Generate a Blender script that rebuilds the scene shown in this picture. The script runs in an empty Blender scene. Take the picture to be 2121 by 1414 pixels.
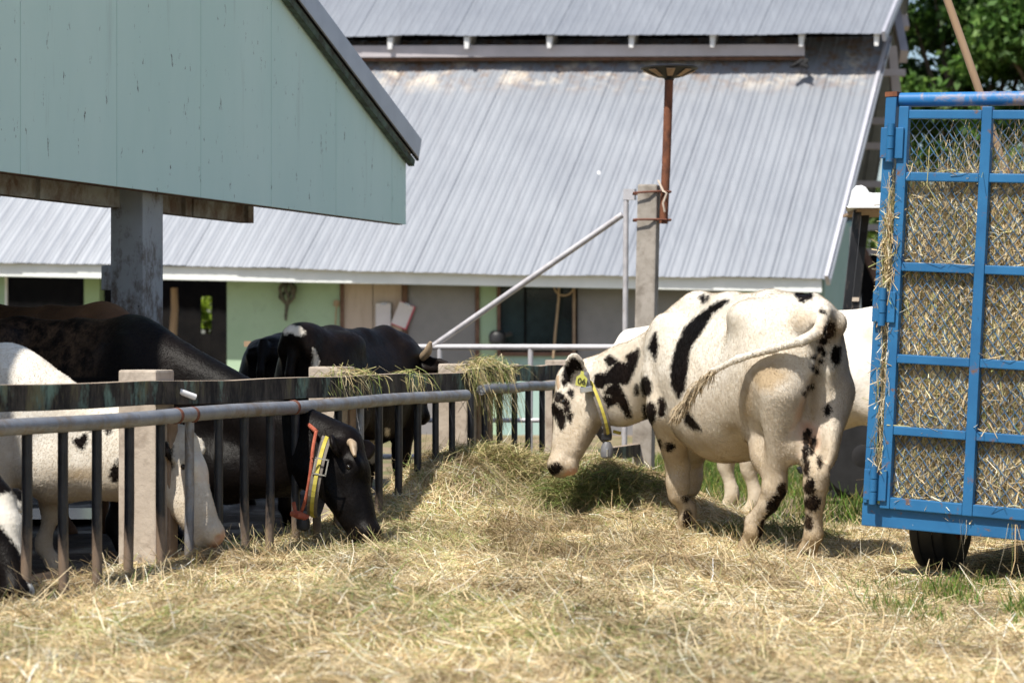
import bpy, math, random
import numpy as np
from mathutils import Vector, Matrix

random.seed(7)
rng = np.random.default_rng(11)
sc = bpy.context.scene
C = sc.collection

# ------------------------------------------------------------------ camera, sky, sun, exposure
FPX, CX, HY, CAMZ = 2121 * 85 / 36.0, 1060.5, 722.0, 1.16
cd = bpy.data.cameras.new('camera')
cam = bpy.data.objects.new('camera', cd)
C.objects.link(cam)
cam.location = (0, 0, CAMZ)
cam.rotation_euler = (math.radians(90), 0, 0)
cd.lens = 85
cd.sensor_width = 36
cd.shift_y = (HY - 707.0) / 2121.0
cd.clip_start = 0.1
cd.clip_end = 2000
cd.dof.use_dof = True
cd.dof.focus_distance = 13.6
cd.dof.aperture_fstop = 3.2
sc.camera = cam

SUN_EL = math.radians(58)
SUN_AZ = math.atan2(-0.62, -0.785)            # towards the sun: left of and behind the camera
to_sun = Vector((math.cos(SUN_EL) * math.sin(SUN_AZ), math.cos(SUN_EL) * math.cos(SUN_AZ), math.sin(SUN_EL)))
world = bpy.data.worlds.new('World')
sc.world = world
world.use_nodes = True
wn = world.node_tree
bg = wn.nodes['Background']
sky = wn.nodes.new('ShaderNodeTexSky')
sky.sky_type = 'NISHITA'
sky.sun_disc = False
sky.sun_elevation = SUN_EL
sky.sun_rotation = SUN_AZ
sky.air_density = 1.0
sky.dust_density = 1.5
wn.links.new(sky.outputs[0], bg.inputs[0])
bg.inputs[1].default_value = 0.10
sd = bpy.data.lights.new('sun', 'SUN')
sd.energy = 4.8
sd.angle = math.radians(0.5)
sd.color = (1.0, 0.95, 0.86)
sun = bpy.data.objects.new('sun', sd)
C.objects.link(sun)
sun.location = (-8, -4, 14)
sun.rotation_euler = to_sun.to_track_quat('Z', 'Y').to_euler()

vs = sc.view_settings
vs.view_transform = 'Standard'
vs.look = 'None'
vs.gamma = 1.0
vs.use_curve_mapping = False
vs.exposure = 0.50


# ------------------------------------------------------------------ helpers
def P(px, py, D):
    """a point of the place, measured in the photograph, at D metres from the camera"""
    return Vector(((px - CX) / FPX * D, D, CAMZ + (HY - py) / FPX * D))


def wloc(o):
    v = Vector((0, 0, 0))
    while o is not None:
        v = v + o.location
        o = o.parent
    return v


def tag(o, label=None, cat=None, group=None, kind=None):
    if label: o['label'] = label
    if cat: o['category'] = cat
    if group: o['group'] = group
    if kind: o['kind'] = kind
    return o


def thing(name, label, cat, loc, group=None):
    o = bpy.data.objects.new(name, None)
    o.empty_display_size = 0.2
    C.objects.link(o)
    o.location = loc
    return tag(o, label, cat, group)


def add_obj(name, me, parent=None, loc=(0, 0, 0)):
    o = bpy.data.objects.new(name, me)
    C.objects.link(o)
    o.location = loc
    if parent is not None:
        o.parent = parent
    return o


def np_mesh(name, V, F, mats, smooth=False, attrs=None, midx=None):
    """mesh from arrays: V (n,3), F (m,k) all faces of k corners"""
    V = np.asarray(V, dtype=np.float32)
    F = np.asarray(F, dtype=np.int32)
    me = bpy.data.meshes.new(name)
    me.vertices.add(len(V))
    me.vertices.foreach_set('co', V.ravel())
    m, k = F.shape
    me.loops.add(m * k)
    me.loops.foreach_set('vertex_index', F.ravel())
    me.polygons.add(m)
    me.polygons.foreach_set('loop_start', np.arange(0, m * k, k, dtype=np.int32))
    if smooth:
        me.polygons.foreach_set('use_smooth', np.ones(m, dtype=bool))
    for mt in (mats if isinstance(mats, (list, tuple)) else [mats]):
        me.materials.append(mt)
    if midx is not None:
        me.polygons.foreach_set('material_index', np.asarray(midx, dtype=np.int32))
    for nm, arr in (attrs or {}).items():
        arr = np.asarray(arr, dtype=np.float32)
        if arr.ndim == 2:
            at = me.attributes.new(nm, 'FLOAT_COLOR', 'POINT')
            if arr.shape[1] == 3:
                arr = np.concatenate([arr, np.ones((len(arr), 1), np.float32)], 1)
            at.data.foreach_set('color', arr.ravel())
        else:
            at = me.attributes.new(nm, 'FLOAT', 'POINT')
            at.data.foreach_set('value', arr)
    me.update()
    me.validate()
    return me


class MB:
    """collects shapes in place coordinates; build() links them as one mesh object"""
    def __init__(self):
        self.v, self.f = [], []

    def add(self, vs_, fs):
        n = len(self.v)
        self.v += [tuple(p) for p in vs_]
        self.f += [tuple(i + n for i in f) for f in fs]
        return self

    def box(self, c, s, R=None):
        c = Vector(c)
        pts = []
        for x in (-.5, .5):
            for y in (-.5, .5):
                for z in (-.5, .5):
                    p = Vector((x * s[0], y * s[1], z * s[2]))
                    pts.append(c + (R @ p if R else p))
        return self.add(pts, [(0, 1, 3, 2), (4, 6, 7, 5), (0, 4, 5, 1), (2, 3, 7, 6), (0, 2, 6, 4), (1, 5, 7, 3)])

    def beam(self, a, b, w, h, up=(0, 0, 1)):
        """box from a to b, w across, h along up"""
        a, b = Vector(a), Vector(b)
        d = (b - a).normalized()
        s = d.cross(Vector(up)).normalized()
        u = s.cross(d).normalized()
        pts = []
        for q in (a, b):
            for i, j in ((-1, -1), (1, -1), (1, 1), (-1, 1)):
                pts.append(q + s * (i * w / 2) + u * (j * h / 2))
        return self.add(pts, [(0, 1, 2, 3), (7, 6, 5, 4), (0, 4, 5, 1), (1, 5, 6, 2), (2, 6, 7, 3), (3, 7, 4, 0)])

    def prism(self, poly, ex):
        """polygon (3D points) pushed along ex"""
        ex = Vector(ex)
        n = len(poly)
        a = [Vector(p) for p in poly]
        fs = [tuple(range(n)), tuple(range(2 * n - 1, n - 1, -1))]
        for i in range(n):
            j = (i + 1) % n
            fs.append((i, i + n, j + n, j))
        return self.add(a + [p + ex for p in a], fs)

    def path(self, pts, rad, n=8, cap=True, close=False, flat=1.0, upv=None):
        pts = [Vector(p) for p in pts]
        if not hasattr(rad, '__len__'):
            rad = [rad] * len(pts)
        vs_, fs = [], []
        m = len(pts)
        up = Vector(upv) if upv else Vector((0.13, 0.21, 0.97)).normalized()
        for i, p in enumerate(pts):
            a = pts[(i - 1) % m] if (close or i > 0) else pts[i]
            b = pts[(i + 1) % m] if (close or i < m - 1) else pts[i]
            d = (b - a).normalized()
            s = d.cross(up)
            if s.length < 1e-3:
                s = d.cross(Vector((1, 0, 0)))
            s.normalize()
            u = s.cross(d).normalized()
            for k in range(n):
                t = 2 * math.pi * k / n
                vs_.append(p + s * (math.cos(t) * rad[i] * flat) + u * (math.sin(t) * rad[i]))
        for i in range(m if close else m - 1):
            j = (i + 1) % m
            for k in range(n):
                l = (k + 1) % n
                fs.append((i * n + k, i * n + l, j * n + l, j * n + k))
        if cap and not close:
            fs.append(tuple(range(n - 1, -1, -1)))
            fs.append(tuple((m - 1) * n + k for k in range(n)))
        return self.add(vs_, fs)

    def tube(self, a, b, r, r2=None, n=12):
        return self.path([a, b], [r, r if r2 is None else r2], n)

    def lathe(self, c, prof, n=16, axis=(0, 0, 1)):
        q = Vector((0, 0, 1)).rotation_difference(Vector(axis).normalized())
        c = Vector(c)
        vs_, fs = [], []
        for r, z in prof:
            for k in range(n):
                t = 2 * math.pi * k / n
                vs_.append(c + q @ Vector((r * math.cos(t), r * math.sin(t), z)))
        m = len(prof)
        for i in range(m - 1):
            for k in range(n):
                l = (k + 1) % n
                fs.append((i * n + k, i * n + l, (i + 1) * n + l, (i + 1) * n + k))
        fs.append(tuple(range(n - 1, -1, -1)))
        fs.append(tuple((m - 1) * n + k for k in range(n)))
        return self.add(vs_, fs)

    def build(self, name, mat, parent=None, smooth=False, bevel=0, at=None, sharp=40):
        base = wloc(parent) if parent is not None else Vector(at) if at is not None else Vector((0, 0, 0))
        me = bpy.data.meshes.new(name)
        me.from_pydata([tuple(Vector(p) - base) for p in self.v], [], self.f)
        me.materials.append(mat)
        import bmesh
        bm = bmesh.new()
        bm.from_mesh(me)
        bmesh.ops.recalc_face_normals(bm, faces=bm.faces)
        if bevel:
            es = [e for e in bm.edges if len(e.link_faces) == 2 and e.calc_face_angle(0) > 0.7]
            bmesh.ops.bevel(bm, geom=es, offset=bevel, segments=2, profile=0.6, affect='EDGES', clamp_overlap=True)
        if smooth:
            for f in bm.faces: f.smooth = True
            for e in bm.edges:
                if len(e.link_faces) == 2 and e.calc_face_angle(0) > math.radians(sharp): e.smooth = False
        bm.to_mesh(me)
        bm.free()
        return add_obj(name, me, parent, (0, 0, 0) if parent is not None else base)


def curve(pts, n=6):
    """smooth line through the points"""
    pts = [Vector(p) for p in pts]
    out = []
    for i in range(len(pts) - 1):
        p0, p1, p2, p3 = pts[max(0, i - 1)], pts[i], pts[i + 1], pts[min(len(pts) - 1, i + 2)]
        for k in range(n):
            t = k / n
            out.append(0.5 * ((2 * p1) + (p2 - p0) * t + (2 * p0 - 5 * p1 + 4 * p2 - p3) * t * t + (3 * p1 - p0 - 3 * p2 + p3) * t ** 3))
    return out + [pts[-1]]


def noise2(x, y, seed=0):
    """smooth value noise in numpy"""
    def h(i, j):
        n = (i * 374761393 + j * 668265263 + seed * 1442695041) & 0xffffffff
        n = ((n ^ (n >> 13)) * 1274126177) & 0xffffffff
        return ((n ^ (n >> 16)) & 0xffff) / 65535.0
    x = np.asarray(x, float); y = np.asarray(y, float)
    i = np.floor(x).astype(np.int64); j = np.floor(y).astype(np.int64)
    fx = x - i; fy = y - j
    fx = fx * fx * (3 - 2 * fx); fy = fy * fy * (3 - 2 * fy)
    return (h(i, j) * (1 - fx) + h(i + 1, j) * fx) * (1 - fy) + (h(i, j + 1) * (1 - fx) + h(i + 1, j + 1) * fx) * fy


def sstep(a, b, x):
    t = np.clip((np.asarray(x, float) - a) / (b - a), 0, 1)
    return t * t * (3 - 2 * t)


# ------------------------------------------------------------------ materials
class NT:
    def __init__(self, name):
        self.m = bpy.data.materials.new(name)
        self.m.use_nodes = True
        self.t = self.m.node_tree
        self.b = self.t.nodes['Principled BSDF']
        self.tc = None

    def n(self, kind, **kw):
        o = self.t.nodes.new(kind)
        for k, v in kw.items():
            setattr(o, k, v)
        return o

    def l(self, a, b):
        self.t.links.new(a, b)

    def coord(self, kind='Object', scale=(1, 1, 1)):
        tc = self.n('ShaderNodeTexCoord')
        mp = self.n('ShaderNodeMapping')
        self.l(tc.outputs[kind], mp.inputs[0])
        mp.inputs['Scale'].default_value = scale
        return mp.outputs[0]

    def noise(self, scale, detail=4, rough=0.6, stretch=(1, 1, 1), dist=0.0):
        o = self.n('ShaderNodeTexNoise')
        self.l(self.coord('Object', stretch), o.inputs['Vector'])
        o.inputs['Scale'].default_value = scale
        o.inputs['Detail'].default_value = detail
        o.inputs['Roughness'].default_value = rough
        o.inputs['Distortion'].default_value = dist
        return o.outputs['Fac']

    def ramp(self, fac, stops):
        o = self.n('ShaderNodeValToRGB')
        r = o.color_ramp
        while len(r.elements) < len(stops):
            r.elements.new(0.5)
        for e, (p, c) in zip(r.elements, stops):
            e.position = p
            e.color = (c, c, c, 1) if not hasattr(c, '__len__') else (*c, 1)
        self.l(fac, o.inputs[0])
        return o.outputs[0]

    def mix(self, fac, a, b, mode='MIX'):
        o = self.n('ShaderNodeMix', data_type='RGBA', blend_type=mode)
        for s, v in ((o.inputs[0], fac), (o.inputs[6], a), (o.inputs[7], b)):
            if hasattr(v, 'is_linked'): self.l(v, s)
            elif hasattr(v, '__len__'): s.default_value = (*v, 1)
            else: s.default_value = v
        return o.outputs[2]

    def math(self, op, a, b=0.0, clamp=False):
        o = self.n('ShaderNodeMath', operation=op, use_clamp=clamp)
        for s, v in ((o.inputs[0], a), (o.inputs[1], b)):
            if hasattr(v, 'is_linked'): self.l(v, s)
            else: s.default_value = v
        return o.outputs[0]

    def attr(self, name):
        o = self.n('ShaderNodeAttribute')
        o.attribute_name = name
        return o

    def bump(self, fac, strength, dist=0.01):
        o = self.n('ShaderNodeBump')
        o.inputs['Strength'].default_value = strength
        o.inputs['Distance'].default_value = dist
        self.l(fac, o.inputs['Height'])
        self.l(o.outputs[0], self.b.inputs['Normal'])

    def out(self, col=None, rough=0.7, metal=0.0, spec=0.4):
        if col is not None:
            if hasattr(col, 'is_linked'): self.l(col, self.b.inputs['Base Color'])
            else: self.b.inputs['Base Color'].default_value = (*col, 1)
        if hasattr(rough, 'is_linked'): self.l(rough, self.b.inputs['Roughness'])
        else: self.b.inputs['Roughness'].default_value = rough
        self.b.inputs['Metallic'].default_value = metal
        self.b.inputs['Specular IOR Level'].default_value = spec
        return self.m


def plain(name, c1, c2, scale=6, rough=0.7, metal=0.0, bump=0.15, stretch=(1, 1, 1), spec=0.4, lo=0.35, hi=0.65, bscale=None):
    t = NT(name)
    f = t.noise(scale, 5, 0.65, stretch)
    col = t.ramp(f, [(lo, c1), (hi, c2)])
    if bump:
        t.bump(t.noise(bscale or scale * 6, 3, 0.6, stretch), bump, 0.004)
    return t.out(col, rough, metal, spec)


def dirty(name, base, base2, dirt, amount=0.5, scale=5, dscale=9, rough=0.6, metal=0.0, bump=0.2, stretch=(1, 1, 1), spec=0.4, edge=0.12):
    """two-tone base with patches of dirt, stain or rust that have a shape of their own"""
    t = NT(name)
    col = t.ramp(t.noise(scale, 4, 0.6, stretch), [(0.35, base), (0.65, base2)])
    msk = t.ramp(t.noise(dscale, 7, 0.7, stretch, 0.3), [(1 - amount - edge, 0.0), (1 - amount + edge, 1.0)])
    col = t.mix(msk, col, dirt)
    t.bump(t.noise(scale * 8, 4, 0.6, stretch), bump, 0.004)
    return t.out(col, rough, metal, spec)
M = {}
M['concrete'] = dirty('concrete', (0.40, 0.335, 0.275), (0.50, 0.43, 0.36), (0.20, 0.155, 0.12), 0.40, 4, 6, 0.9, bump=0.9)
M['tall_concrete'] = dirty('tall_concrete', (0.30, 0.27, 0.235), (0.40, 0.36, 0.32), (0.15, 0.125, 0.10), 0.42, 3, 5, 0.92, bump=0.7)
M['galv'] = dirty('galvanised_pipe', (0.20, 0.215, 0.245), (0.30, 0.31, 0.335), (0.20, 0.155, 0.115), 0.42, 8, 10, 0.5, 0.35, bump=0.25)
M['galv_far'] = dirty('weathered_gate_pipe', (0.46, 0.45, 0.47), (0.60, 0.58, 0.60), (0.40, 0.33, 0.30), 0.34, 10, 16, 0.5, 0.3, bump=0.15)
M['blue'] = dirty('blue_gate_paint', (0.016, 0.105, 0.25), (0.022, 0.14, 0.315), (0.15, 0.085, 0.055), 0.37, 3, 13, 0.45, bump=0.2, edge=0.04)
M['blue_worn'] = dirty('worn_blue_tube_paint', (0.012, 0.12, 0.32), (0.025, 0.17, 0.42), (0.36, 0.25, 0.19), 0.42, 3, 6, 0.45, bump=0.12, edge=0.07)
M['wire'] = dirty('blue_wire', (0.04, 0.11, 0.20), (0.10, 0.20, 0.34), (0.20, 0.17, 0.15), 0.40, 9, 15, 0.5)
M['rust'] = dirty('rusty_steel', (0.15, 0.055, 0.028), (0.23, 0.085, 0.04), (0.075, 0.03, 0.018), 0.45, 12, 20, 0.85, bump=0.5, stretch=(1, 1, 0.4))
M['rust_wire'] = plain('rusty_wire', (0.12, 0.045, 0.03), (0.20, 0.08, 0.05), 30, 0.9)
M['black'] = plain('black_plastic', (0.012, 0.012, 0.014), (0.025, 0.024, 0.026), 9, 0.5)
M['black_scuffed'] = dirty('scuffed_black_tube', (0.008, 0.008, 0.010), (0.018, 0.018, 0.02), (0.22, 0.17, 0.14), 0.33, 8, 18, 0.45, stretch=(1, 1, 0.35))
M['rubber'] = dirty('dusty_rubber', (0.010, 0.010, 0.011), (0.02, 0.02, 0.022), (0.07, 0.066, 0.062), 0.22, 5, 9, 0.85)
M['white'] = plain('white_plastic', (0.78, 0.78, 0.77), (0.84, 0.84, 0.83), 4, 0.45, bump=0.03)
M['fascia'] = plain('white_fascia_paint', (0.70, 0.73, 0.71), (0.80, 0.82, 0.80), 2.2, 0.6, bump=0.05)
M['gutter'] = plain('grey_gutter_paint', (0.42, 0.39, 0.41), (0.54, 0.50, 0.52), 1.4, 0.6, bump=0.05)
M['bracket'] = plain('bracket_paint', (0.66, 0.66, 0.66), (0.78, 0.78, 0.78), 6, 0.6)
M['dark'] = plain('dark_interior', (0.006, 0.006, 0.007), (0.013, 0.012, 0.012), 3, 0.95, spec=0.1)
M['wall'] = dirty('pale_green_wall_paint', (0.34, 0.47, 0.32), (0.40, 0.53, 0.38), (0.30, 0.40, 0.28), 0.35, 1.5, 3, 0.85, bump=0.1)
M['wall_teal'] = dirty('pale_teal_wall_paint', (0.30, 0.44, 0.40), (0.35, 0.48, 0.44), (0.24, 0.34, 0.31), 0.35, 1.5, 3, 0.85, bump=0.1)
M['column'] = plain('green_column_paint', (0.30, 0.42, 0.24), (0.36, 0.48, 0.28), 2, 0.85)
M['door'] = dirty('beige_door_boards', (0.46, 0.37, 0.31), (0.54, 0.44, 0.37), (0.36, 0.27, 0.21), 0.36, 3, 5, 0.8, stretch=(1, 1, 0.2))
M['grey_panel'] = plain('grey_sheet_panel', (0.20, 0.195, 0.20), (0.27, 0.26, 0.26), 1.4, 0.45, metal=0.2, bump=0.05)
M['frame_brown'] = plain('brown_frame', (0.10, 0.055, 0.04), (0.19, 0.11, 0.08), 12, 0.8)
M['wood'] = dirty('pale_wood', (0.40, 0.27, 0.17), (0.50, 0.35, 0.23), (0.30, 0.19, 0.12), 0.4, 6, 9, 0.75, stretch=(1, 1, 0.15))
M['wood_strip'] = plain('old_wood_strip', (0.24, 0.17, 0.12), (0.34, 0.25, 0.18), 10, 0.85)
M['orange'] = plain('orange_paint', (0.62, 0.17, 0.03), (0.72, 0.24, 0.06), 14, 0.6)
M['glass'] = plain('dark_window_glass', (0.010, 0.014, 0.016), (0.03, 0.05, 0.055), 1.2, 0.08, bump=0, spec=0.8)
M['paper'] = plain('paper', (0.66, 0.62, 0.66), (0.72, 0.68, 0.71), 5, 0.8, bump=0)
M['red_clip'] = plain('pink_red_plastic', (0.55, 0.05, 0.10), (0.62, 0.08, 0.13), 8, 0.5)
M['rope'] = plain('tan_rope', (0.34, 0.24, 0.15), (0.45, 0.33, 0.22), 40, 0.9, bump=0.5)
M['net'] = plain('dark_bundle', (0.04, 0.045, 0.03), (0.20, 0.18, 0.14), 18, 0.9, bump=0.6)
M['twine'] = plain('pale_twine', (0.55, 0.45, 0.36), (0.68, 0.58, 0.48), 30, 0.9)
M['beam'] = dirty('dirty_beam_paint', (0.32, 0.30, 0.26), (0.42, 0.40, 0.36), (0.16, 0.10, 0.07), 0.48, 3, 5, 0.85)
M['verge'] = plain('verge_trim_metal', (0.42, 0.42, 0.47), (0.50, 0.50, 0.55), 2.5, 0.4, metal=0.35, bump=0.04)
M['verge_under'] = dirty('mossy_verge_board', (0.07, 0.10, 0.075), (0.14, 0.19, 0.15), (0.05, 0.04, 0.03), 0.45, 6, 14, 0.9)
M['yellow'] = plain('yellow_strap', (0.40, 0.33, 0.04), (0.50, 0.43, 0.09), 20, 0.7)
M['tag_yellow'] = plain('yellow_ear_tag', (0.50, 0.50, 0.10), (0.58, 0.56, 0.15), 20, 0.5)
M['strap'] = plain('grey_brown_strap', (0.11, 0.095, 0.078), (0.18, 0.155, 0.13), 25, 0.8)
M['metal'] = plain('bright_steel', (0.55, 0.55, 0.56), (0.68, 0.68, 0.68), 10, 0.25, metal=0.9, bump=0.05)
M['bell'] = plain('grey_transponder', (0.13, 0.13, 0.14), (0.22, 0.22, 0.23), 12, 0.45)
M['red_rope'] = plain('orange_red_rope', (0.28, 0.05, 0.028), (0.40, 0.12, 0.065), 40, 0.9, bump=0.6)
M['horn'] = plain('horn', (0.20, 0.15, 0.10), (0.40, 0.30, 0.20), 12, 0.5)
M['eye'] = plain('eye', (0.006, 0.004, 0.003), (0.012, 0.008, 0.006), 5, 0.12, bump=0, spec=0.7)
M['teat'] = plain('teat_skin', (0.030, 0.024, 0.024), (0.05, 0.04, 0.04), 20, 0.6)
M['hoof'] = plain('hoof', (0.10, 0.075, 0.05), (0.18, 0.14, 0.10), 14, 0.7)
M['bark'] = plain('bark', (0.10, 0.07, 0.05), (0.19, 0.14, 0.10), 7, 0.95, bump=0.8, stretch=(1, 1, 0.3))


def mat_gable():
    t = NT('weathered_mint_wall_paint')
    c = t.ramp(t.noise(1.3, 4, 0.6, (1, 1, 0.35)), [(0.3, (0.62, 0.82, 0.75)), (0.7, (0.70, 0.88, 0.81))])
    streak = t.ramp(t.noise(7, 5, 0.7, (1, 1, 0.08)), [(0.60, 0.0), (0.80, 0.35)])
    c = t.mix(streak, c, (0.27, 0.31, 0.27))
    specks = t.ramp(t.noise(17, 6, 0.78, (1, 1, 0.30)), [(0.635, 0.0), (0.665, 0.9)])
    c = t.mix(specks, c, (0.055, 0.055, 0.045))
    t.bump(t.noise(30, 3, 0.6, (1, 1, 0.2)), 0.1, 0.003)
    return t.out(c, 0.75)
M['gable'] = mat_gable()


def mat_post():
    t = NT('stained_shed_post')
    c = t.ramp(t.noise(2.5, 4, 0.6), [(0.3, (0.30, 0.31, 0.31)), (0.7, (0.40, 0.41, 0.42))])
    low = t.n('ShaderNodeSeparateXYZ')
    t.l(t.coord('Object'), low.inputs[0])
    z = t.math('MULTIPLY', t.math('SUBTRACT', 1.75, low.outputs[2]), 0.55)
    mud = t.math('ADD', t.noise(9, 7, 0.75, (1, 1, 0.6)), t.math('MULTIPLY', z, 0.30))
    c = t.mix(t.ramp(mud, [(0.48, 0.0), (0.64, 0.85)]), c, (0.10, 0.066, 0.042))
    sp = t.ramp(t.noise(26, 5, 0.75), [(0.66, 0.0), (0.69, 1.0)])
    c = t.mix(sp, c, (0.02, 0.015, 0.012))
    t.bump(t.noise(30, 4, 0.6), 0.3, 0.004)
    return t.out(c, 0.8)
M['shed_post'] = mat_post()


def mat_roof():
    t = NT('weathered_roof_metal')
    oi = t.n('ShaderNodeObjectInfo')
    c = t.ramp(t.noise(0.9, 4, 0.6, (1, 1, 1)), [(0.3, (0.205, 0.222, 0.255)), (0.7, (0.26, 0.278, 0.31))])
    c = t.mix(t.math('MULTIPLY', oi.outputs['Random'], 0.25), c, (0.275, 0.295, 0.325))
    st = t.ramp(t.noise(6, 5, 0.7, (1.6, 0.12, 0.12)), [(0.5, 0.0), (0.75, 0.35)])
    c = t.mix(st, c, (0.175, 0.18, 0.205))
    st2 = t.ramp(t.noise(9, 3, 0.7, (1.5, 0.10, 0.10)), [(0.55, 0.0), (0.8, 0.45)])
    c = t.mix(st2, c, (0.33, 0.35, 0.385))
    up = t.attr('ridge').outputs['Fac']
    ru = t.math('MULTIPLY', t.ramp(up, [(0.80, 0.0), (0.97, 1.0)]), t.ramp(t.noise(5, 6, 0.75), [(0.47, 0.0), (0.62, 1.0)]))
    c = t.mix(ru, c, (0.22, 0.14, 0.09))
    pale = t.math('MULTIPLY', t.ramp(up, [(0.82, 0.0), (0.90, 1.0)]), t.ramp(t.noise(2.2, 4, 0.7), [(0.52, 0.0), (0.66, 0.8)]))
    c = t.mix(pale, c, (0.60, 0.54, 0.46))
    sp = t.ramp(t.noise(4.5, 2, 0.5), [(0.80, 0.0), (0.81, 1.0)])
    c = t.mix(sp, c, (0.75, 0.75, 0.75))
    return t.out(c, 0.42, 0.25, 0.4)
M['roof'] = mat_roof()
M['roof_under'] = plain('roof_underside', (0.16, 0.18, 0.19), (0.24, 0.26, 0.27), 2, 0.6)


def mat_board():
    t = NT('mossy_dark_board')
    c = t.ramp(t.noise(9, 6, 0.75, (1, 1, 0.3)), [(0.40, (0.010, 0.008, 0.007)), (0.62, (0.085, 0.070, 0.055))])
    g = t.ramp(t.noise(3.0, 6, 0.72, (1, 1, 0.5)), [(0.52, 0.0), (0.62, 0.9)])
    c = t.mix(g, c, (0.17, 0.27, 0.22))
    y = t.ramp(t.noise(5.0, 6, 0.72, (1, 1, 0.3)), [(0.54, 0.0), (0.64, 0.8)])
    c = t.mix(y, c, (0.16, 0.14, 0.07))
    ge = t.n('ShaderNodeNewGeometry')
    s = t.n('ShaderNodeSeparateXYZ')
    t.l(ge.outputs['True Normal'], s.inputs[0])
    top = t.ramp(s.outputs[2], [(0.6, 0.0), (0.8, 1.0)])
    c = t.mix(top, c, (0.33, 0.26, 0.20))  # top faces painted pale tan, as the sun catches them
    t.bump(t.noise(40, 4, 0.7, (1, 1, 0.3)), 0.5, 0.004)
    return t.out(c, 0.9)
M['board'] = mat_board()


def mat_bar():
    t = NT('black_bar_with_mud_splash')
    c = t.ramp(t.noise(14, 3, 0.6), [(0.35, (0.010, 0.011, 0.015)), (0.65, (0.024, 0.026, 0.034))])
    s = t.n('ShaderNodeSeparateXYZ')
    t.l(t.coord('Object'), s.inputs[0])
    z = t.math('ADD', s.outputs[2], t.math('MULTIPLY', t.math('SUBTRACT', t.noise(6, 5, 0.7, (1, 1, 0.5)), 0.5), 0.75))
    c = t.mix(t.ramp(z, [(0.20, 1.0), (0.36, 0.0)]), c, (0.20, 0.145, 0.105))
    ru = t.ramp(t.noise(9, 6, 0.7, (1, 1, 0.35)), [(0.68, 0.0), (0.74, 0.8)])
    c = t.mix(ru, c, (0.14, 0.075, 0.05))
    return t.out(c, 0.42, 0.0, 0.5)
M['bar'] = mat_bar()


def mat_ground():
    t = NT('yard_soil')
    c = t.ramp(t.noise(0.35, 6, 0.7), [(0.35, (0.20, 0.145, 0.09)), (0.65, (0.34, 0.26, 0.17))])
    g = t.ramp(t.noise(0.9, 6, 0.75), [(0.46, 0.0), (0.6, 0.75)])
    c = t.mix(g, c, (0.10, 0.13, 0.035))
    t.bump(t.noise(14, 6, 0.7), 0.8, 0.03)
    return t.out(c, 0.95)
M['ground'] = mat_ground()


def mat_mud():
    t = NT('trodden_pen_mud')
    c = t.ramp(t.noise(3.5, 7, 0.75), [(0.35, (0.018, 0.012, 0.008)), (0.65, (0.055, 0.036, 0.024))])
    t.bump(t.noise(9, 6, 0.75), 1.0, 0.05)
    return t.out(c, t.ramp(t.noise(1.7, 4, 0.6), [(0.4, 0.45), (0.6, 0.95)]))
M['mud'] = mat_mud()
M['puddle'] = plain('puddle_water', (0.16, 0.17, 0.20), (0.24, 0.26, 0.31), 3, 0.22, bump=0.02, spec=0.9)


def mat_leafy(name, trans=0.25, rough=0.7, spec=0.25):
    t = NT(name)
    a = t.attr('col')
    t.b.inputs['Roughness'].default_value = rough
    t.b.inputs['Specular IOR Level'].default_value = spec
    t.l(a.outputs['Color'], t.b.inputs['Base Color'])
    tr = t.n('ShaderNodeBsdfTranslucent')
    t.l(a.outputs['Color'], tr.inputs[0])
    mx = t.n('ShaderNodeMixShader')
    mx.inputs[0].default_value = trans
    t.l(t.b.outputs[0], mx.inputs[1])
    t.l(tr.outputs[0], mx.inputs[2])
    t.l(mx.outputs[0], t.t.nodes['Material Output'].inputs[0])
    return t.m
M['straw'] = mat_leafy('straw_blades', 0.18, 0.62, 0.3)
M['fur'] = mat_leafy('coat_hair', 0.06, 0.95, 0.0)
M['leaf'] = mat_leafy('leaves', 0.35, 0.55, 0.35)
M['grass'] = mat_leafy('grass_blades', 0.35, 0.55, 0.3)
M['hay_base'] = plain('hay_mat', (0.24, 0.175, 0.085), (0.46, 0.35, 0.19), 22, 0.95, bump=1.0, bscale=90)
M['hay_core'] = plain('packed_hay', (0.10, 0.075, 0.035), (0.24, 0.175, 0.085), 24, 0.95, bump=1.0, bscale=80, stretch=(1, 1, 0.3))


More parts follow.
